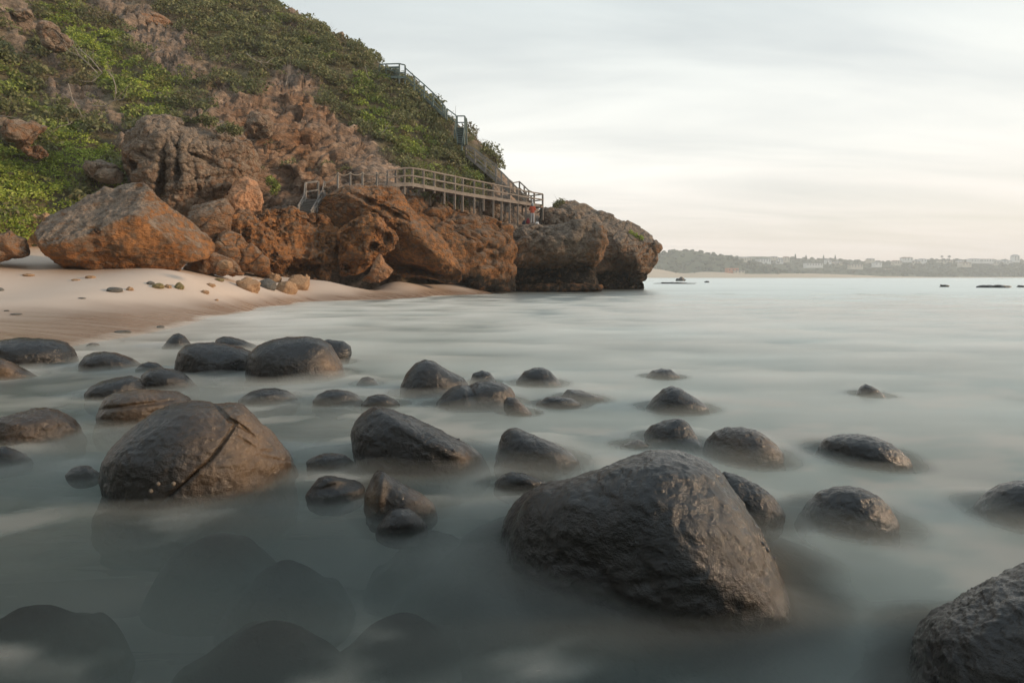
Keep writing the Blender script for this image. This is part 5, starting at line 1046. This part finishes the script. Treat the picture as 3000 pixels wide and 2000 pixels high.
DH = sheet('dune_hill', [[(p, b, 800), (p, (a + b) / 2 - 3, 850), (p, a, 900), (p, a + 6, 980)] for p, a, b in [(1760, 790, 800), (1840, 772, 792), (1890, 758, 792), (1940, 744, 800), (1985, 736, 806), (2040, 738, 807), (2090, 749, 800), (2150, 760, 799), (2200, 774, 801), (2240, 787, 803), (2300, 798, 805), (2380, 806, 808)]], MFG, amp=2.0)
FHL = sheet('far_headland', [[(p, 813.5, 900), (p, 795, 960), (p, (a + 795) / 2, 1040), (p, a + 6, 1120), (p, a + 5, 1300)] for p, a in [(1900, 752), (2050, 752), (2150, 748), (2300, 753), (2450, 757), (2600, 763), (2700, 759), (2800, 757), (2900, 758), (3000, 761), (3200, 756), (3500, 750)]], MFG, amp=3.0, sc=0.01)
# woodland on the far hills, one mass
LFAR = mat_leaf('far_tree_leaf', (0.030, 0.042, 0.018), (0.080, 0.095, 0.040)); bi, bf = ico(2)
def woods(name, P, n, rng_, mask, label):
    id_ = RV.choice(np.where(mask)[0], n); V_, F_, T_ = [], [], []
    for k, i in enumerate(id_):
        r = RV.uniform(*rng_); sh_ = 1 + 0.35 * perlin(bi * 1.7 + k * 3.3) + 0.15 * perlin(bi * 4.1 + k); c = P[i] + np.array([RV.normal(0, 4), RV.normal(0, 8), r * 0.2])
        V_.append(bi * sh_[:, None] * np.array([r, r, r * RV.uniform(0.6, 1.0)]) + c); F_.append(bf + k * len(bi)); T_.append(np.full(len(bi), RV.random()))
    o = link(name, mesh_np(name, np.vstack(V_), np.vstack(F_), LFAR, False, {'tint': np.concatenate(T_), 'dry': np.zeros(n * len(bi))})); tag(o, label, 'woodland', kind='stuff')
dpy = HZ - (DH[:, 2] - H) / DH[:, 1] * F; fpx = 1500 + FHL[:, 0] / FHL[:, 1] * F; fpy = HZ - (FHL[:, 2] - H) / FHL[:, 1] * F
woods('dune_scrub', DH, 520, (1.5, 3.6), (dpy < 800) & (DH[:, 1] < 930), 'dark bush covering the round dune hill across the bay')
woods('far_woodland', FHL, 1300, (2.0, 4.6), (fpx > 2000) & (fpx < 3100) & (FHL[:, 1] < 1140), 'hazy trees covering the far headland across the bay')
WHT = cloth('white_wall', (0.78, 0.77, 0.74)); CRM = cloth('cream_wall', (0.60, 0.54, 0.44)); RFG = cloth('grey_roof', (0.30, 0.30, 0.31)); RFR = cloth('brown_roof', (0.28, 0.17, 0.12)); RFB = cloth('pale_blue_roof', (0.42, 0.52, 0.55)); ORG = cloth('orange_wall', (0.50, 0.20, 0.09)); WIN = mat_simple('window_glass', (0.04, 0.05, 0.06), 0.15)
def house(x, y, w_, hz, wall, roof, label, D, flatroof=False, stor=2):
    px_, py_ = 1850 + x / 2.045, 680 + y / 2.045; c = at(px_, py_, D); W = w_ / 2.045 / F * D; Hh = hz / 2.045 / F * D; dp = min(W, 14) * 0.8
    o = thing('house', tuple(c), label, 'house', 'houses on the far headland'); c0 = c - np.array([0, 0, 4.0])
    pm('wall', beam(c0 + np.array([-W / 2, dp / 2, (Hh + 4) / 2]), c0 + np.array([W / 2, dp / 2, (Hh + 4) / 2]), dp, Hh + 4), wall, o)
    t = c + np.array([0, 0, Hh + 0.02]); e_ = 0.5
    if flatroof: pm('roof', beam(t + np.array([-W / 2 - e_, dp / 2, .25]), t + np.array([W / 2 + e_, dp / 2, .25]), dp + 1, .5), roof, o)
    else:
        rh = Hh * 0.42; v = [t + np.array(q) for q in [(-W / 2 - e_, -e_, 0), (W / 2 + e_, -e_, 0), (W / 2 + e_, dp + e_, 0), (-W / 2 - e_, dp + e_, 0), (-W * .36, dp / 2, rh), (W * .36, dp / 2, rh)]]
        pm('roof', (v, [(0, 1, 5, 4), (1, 2, 5), (2, 3, 4, 5), (3, 0, 4), (3, 2, 1, 0)]), roof, o)
    n_ = max(2, int(W / 4.5))
    for s_ in range(stor):
        for k in range(n_):
            a = c + np.array([-W / 2 + W * (k + .5) / n_, -0.03, Hh * (s_ + .5) / stor]); pm('window', beam(a - np.array([1.0, 0, 0]), a + np.array([1.0, 0, 0]), 0.1, min(1.6, Hh / stor * .55)), WIN, o)
hs = [(690,168,60,14,CRM,RFG,'cream house highest on the far ridge at the left end of the town'), (797,178,78,16,WHT,RFB,'long white house with pale blue roof on the far ridge'), (887,180,46,16,WHT,RFG,'white two-storey house right of the pale blue roofed one'),
 (1098,200,98,13,WHT,RFG,'long low white terrace in the middle of the far slope'), (1182,180,32,13,WHT,RFG,'small white house just above the long white terrace'), (932,168,32,16,CRM,RFR,'cream gabled house between two cypresses and white house'),
 (1352,208,72,14,CRM,RFG,'cream house below the ridge right of the cypresses'), (1480,196,42,11,WHT,RFG,'low white house in trees near the middle of the far town'), (1600,188,46,14,CRM,RFR,'cream house with brown roof right of the low white house'),
 (1660,168,56,14,WHT,RFR,'white house on the ridge with a brown roof'), (1706,188,52,14,CRM,RFG,'cream house beneath the brown-roofed white one'), (1752,176,36,13,WHT,RFG,'small white ridge house left of the palms'), (1890,184,74,13,CRM,RFG,'wide cream house below the palms'),
 (1975,185,32,12,WHT,RFG,'small bright white house right of the palms'), (2068,174,64,12,WHT,RFG,'white flat-fronted house on the ridge, right part'), (2134,176,80,14,WHT,RFR,'wide white house next to the ridge house at right'), (2196,190,50,14,CRM,RFG,'cream house below the wide white one at right'), (2256,188,56,14,WHT,RFG,'white house left of the tower block'),
 (2310,168,34,24,WHT,RFG,'tall pale tower block at the far right of the ridge'), (1520,236,80,15,CRM,RFR,'beige building low on the far slope'), (1700,244,112,14,CRM,RFR,'long beige hotel low on the far slope near the water'), (1240,192,46,12,CRM,RFG,'cream cottage right of the long white terrace'),
 (860,158,34,10,CRM,RFG,'small cottage on the skyline above the white two-storey house'), (1440,172,38,11,CRM,RFG,'cream cottage on the skyline right of the cypresses'), (2010,196,56,12,CRM,RFR,'brown-roofed house below the small bright white one')]
for x, y, w_, hz, wl, rfm, lab in hs: house(x, y, w_, hz, wl, rfm, lab, 955 if y > 192 else 1035, w_ > 70, 3 if 'tower' in lab else 2)
house(610, 236, 66, 20, ORG, RFR, 'orange beach restaurant with a terrace at the foot of the dune hill', 790, True, 1); house(648, 243, 60, 10, CRM, RFG, 'low cream annex in front of the orange beach restaurant', 785, True, 1)
def far_tree(x, y, h_, w_, label, name='cypress', D=1030):
    px_, py_ = 1850 + x / 2.045, 680 + y / 2.045; c = at(px_, py_, D); Hh = h_ / 2.045 / F * D; W = w_ / 2.045 / F * D
    o = thing(name, tuple(c), label, 'tree', 'tall trees on the far ridge'); pm('trunk', tube([c - np.array([0, 0, 4]), c + np.array([0, 0, Hh * .6])], .5, .3), TWIG, o); n_ = 420
    if name == 'cypress':
        t = RV.random(n_); an = RV.uniform(0, 6.28, n_); r = W / 2 * (1 - t) ** 0.8 * RV.uniform(.5, 1.1, n_); pos = c + np.stack([r * np.cos(an), r * np.sin(an), Hh * (0.08 + .95 * t)], 1)
    else:
        an = RV.uniform(0, 6.28, n_); r = W / 2 * RV.random(n_); pos = c + np.stack([r * np.cos(an), r * np.sin(an), Hh * (1 - .35 * (r / W * 2) ** 2 * RV.uniform(.5, 1.3, n_))], 1)
    a = RV.normal(size=(n_, 3)); a /= np.linalg.norm(a, axis=1)[:, None]; b = np.cross(a, RV.normal(size=(n_, 3))); b /= np.linalg.norm(b, axis=1)[:, None]; z_ = RV.uniform(.4, .9, n_)[:, None]
    link('crown', mesh_np('crown', np.stack([pos - a * z_, pos + b * z_ * .6, pos + a * z_, pos - b * z_ * .6], 1).reshape(-1, 3), np.arange(4 * n_).reshape(-1, 4), LFAR, False, {'tint': np.repeat(RV.random(n_), 4), 'dry': np.zeros(4 * n_)}), o)
for x, y, h_, w_, lab, nm in [(982,162,30,12,'tallest cypress on the far ridge, leftmost of four','cypress'), (1046,162,24,11,'second cypress from the left on the far ridge','cypress'), (1151,164,25,10,'third cypress from the left on the far ridge','cypress'), (1221,164,26,11,'rightmost of the four cypresses on the far ridge','cypress'),
   (1860,162,20,12,'left one of two palms on the far ridge','palm'), (1905,162,20,15,'right one of two palms on the far ridge','palm')]: far_tree(x, y, h_, w_, lab, nm)
# rocks awash offshore
reef = [(295,293,46,18,'peaked dark rock offshore beyond the headland point'), (262,309,220,7,'long flat reef just past the headland point'), (452,302,26,7,'small flat rock offshore right of the peaked one'), 
        (1875,328,52,10,'small dark rock far out at the right'), (2170,332,175,12,'long dark reef at the right edge of the sea'), (2345,330,60,9,'reef tip cut by the right edge of the sea'), ]
for i, (x, y, w_, h_, lab) in enumerate(reef):
    px_, py_ = 1850 + x / 2.045, 680 + (y) / 2.045; D = F * H / (py_ - HZ); c = at(px_, py_, D); a = w_ / 2.045 / 2 / F * D; hh = h_ / 2.045 / F * D * 1.25
    iv, f = ico(4); P = iv * np.array([a, a * 0.6, hh]) ; P *= (1 + 0.5 * fbm(iv * 2.0 + i * 5.1, 4))[:, None]; P[:, 2] += 0.1 * hh * fbm(iv * 6 + i, 3); put('reef_rock', P + c, f, MB, lab, 'rock', 'rocks awash offshore', {'rust_sunlit': np.zeros(len(P))})

# ------------------------------------------------------------------ haze
mz = M('haze'); mz.t.links.new(mz.n('ShaderNodeVolumePrincipled', {'Color': (0.97, 0.99, 1.0, 1), 'Density': 0.00055, 'Anisotropy': 0.0}).outputs[0], mz.out.inputs['Volume'])
bx = np.array([(x, y, z) for z in (-3.0, 75.0) for x, y in ((-1600, -90), (1600, -90), (1600, 1400), (-1600, 1400))])
o = link('haze', mesh_np('haze', bx, [[3, 2, 1, 0], [4, 5, 6, 7], [0, 1, 5, 4], [1, 2, 6, 5], [2, 3, 7, 6], [3, 0, 4, 7]], mz.m, False)); o['kind'] = 'stuff'; tag(o, 'pale sea haze hanging over the whole bay', 'haze')
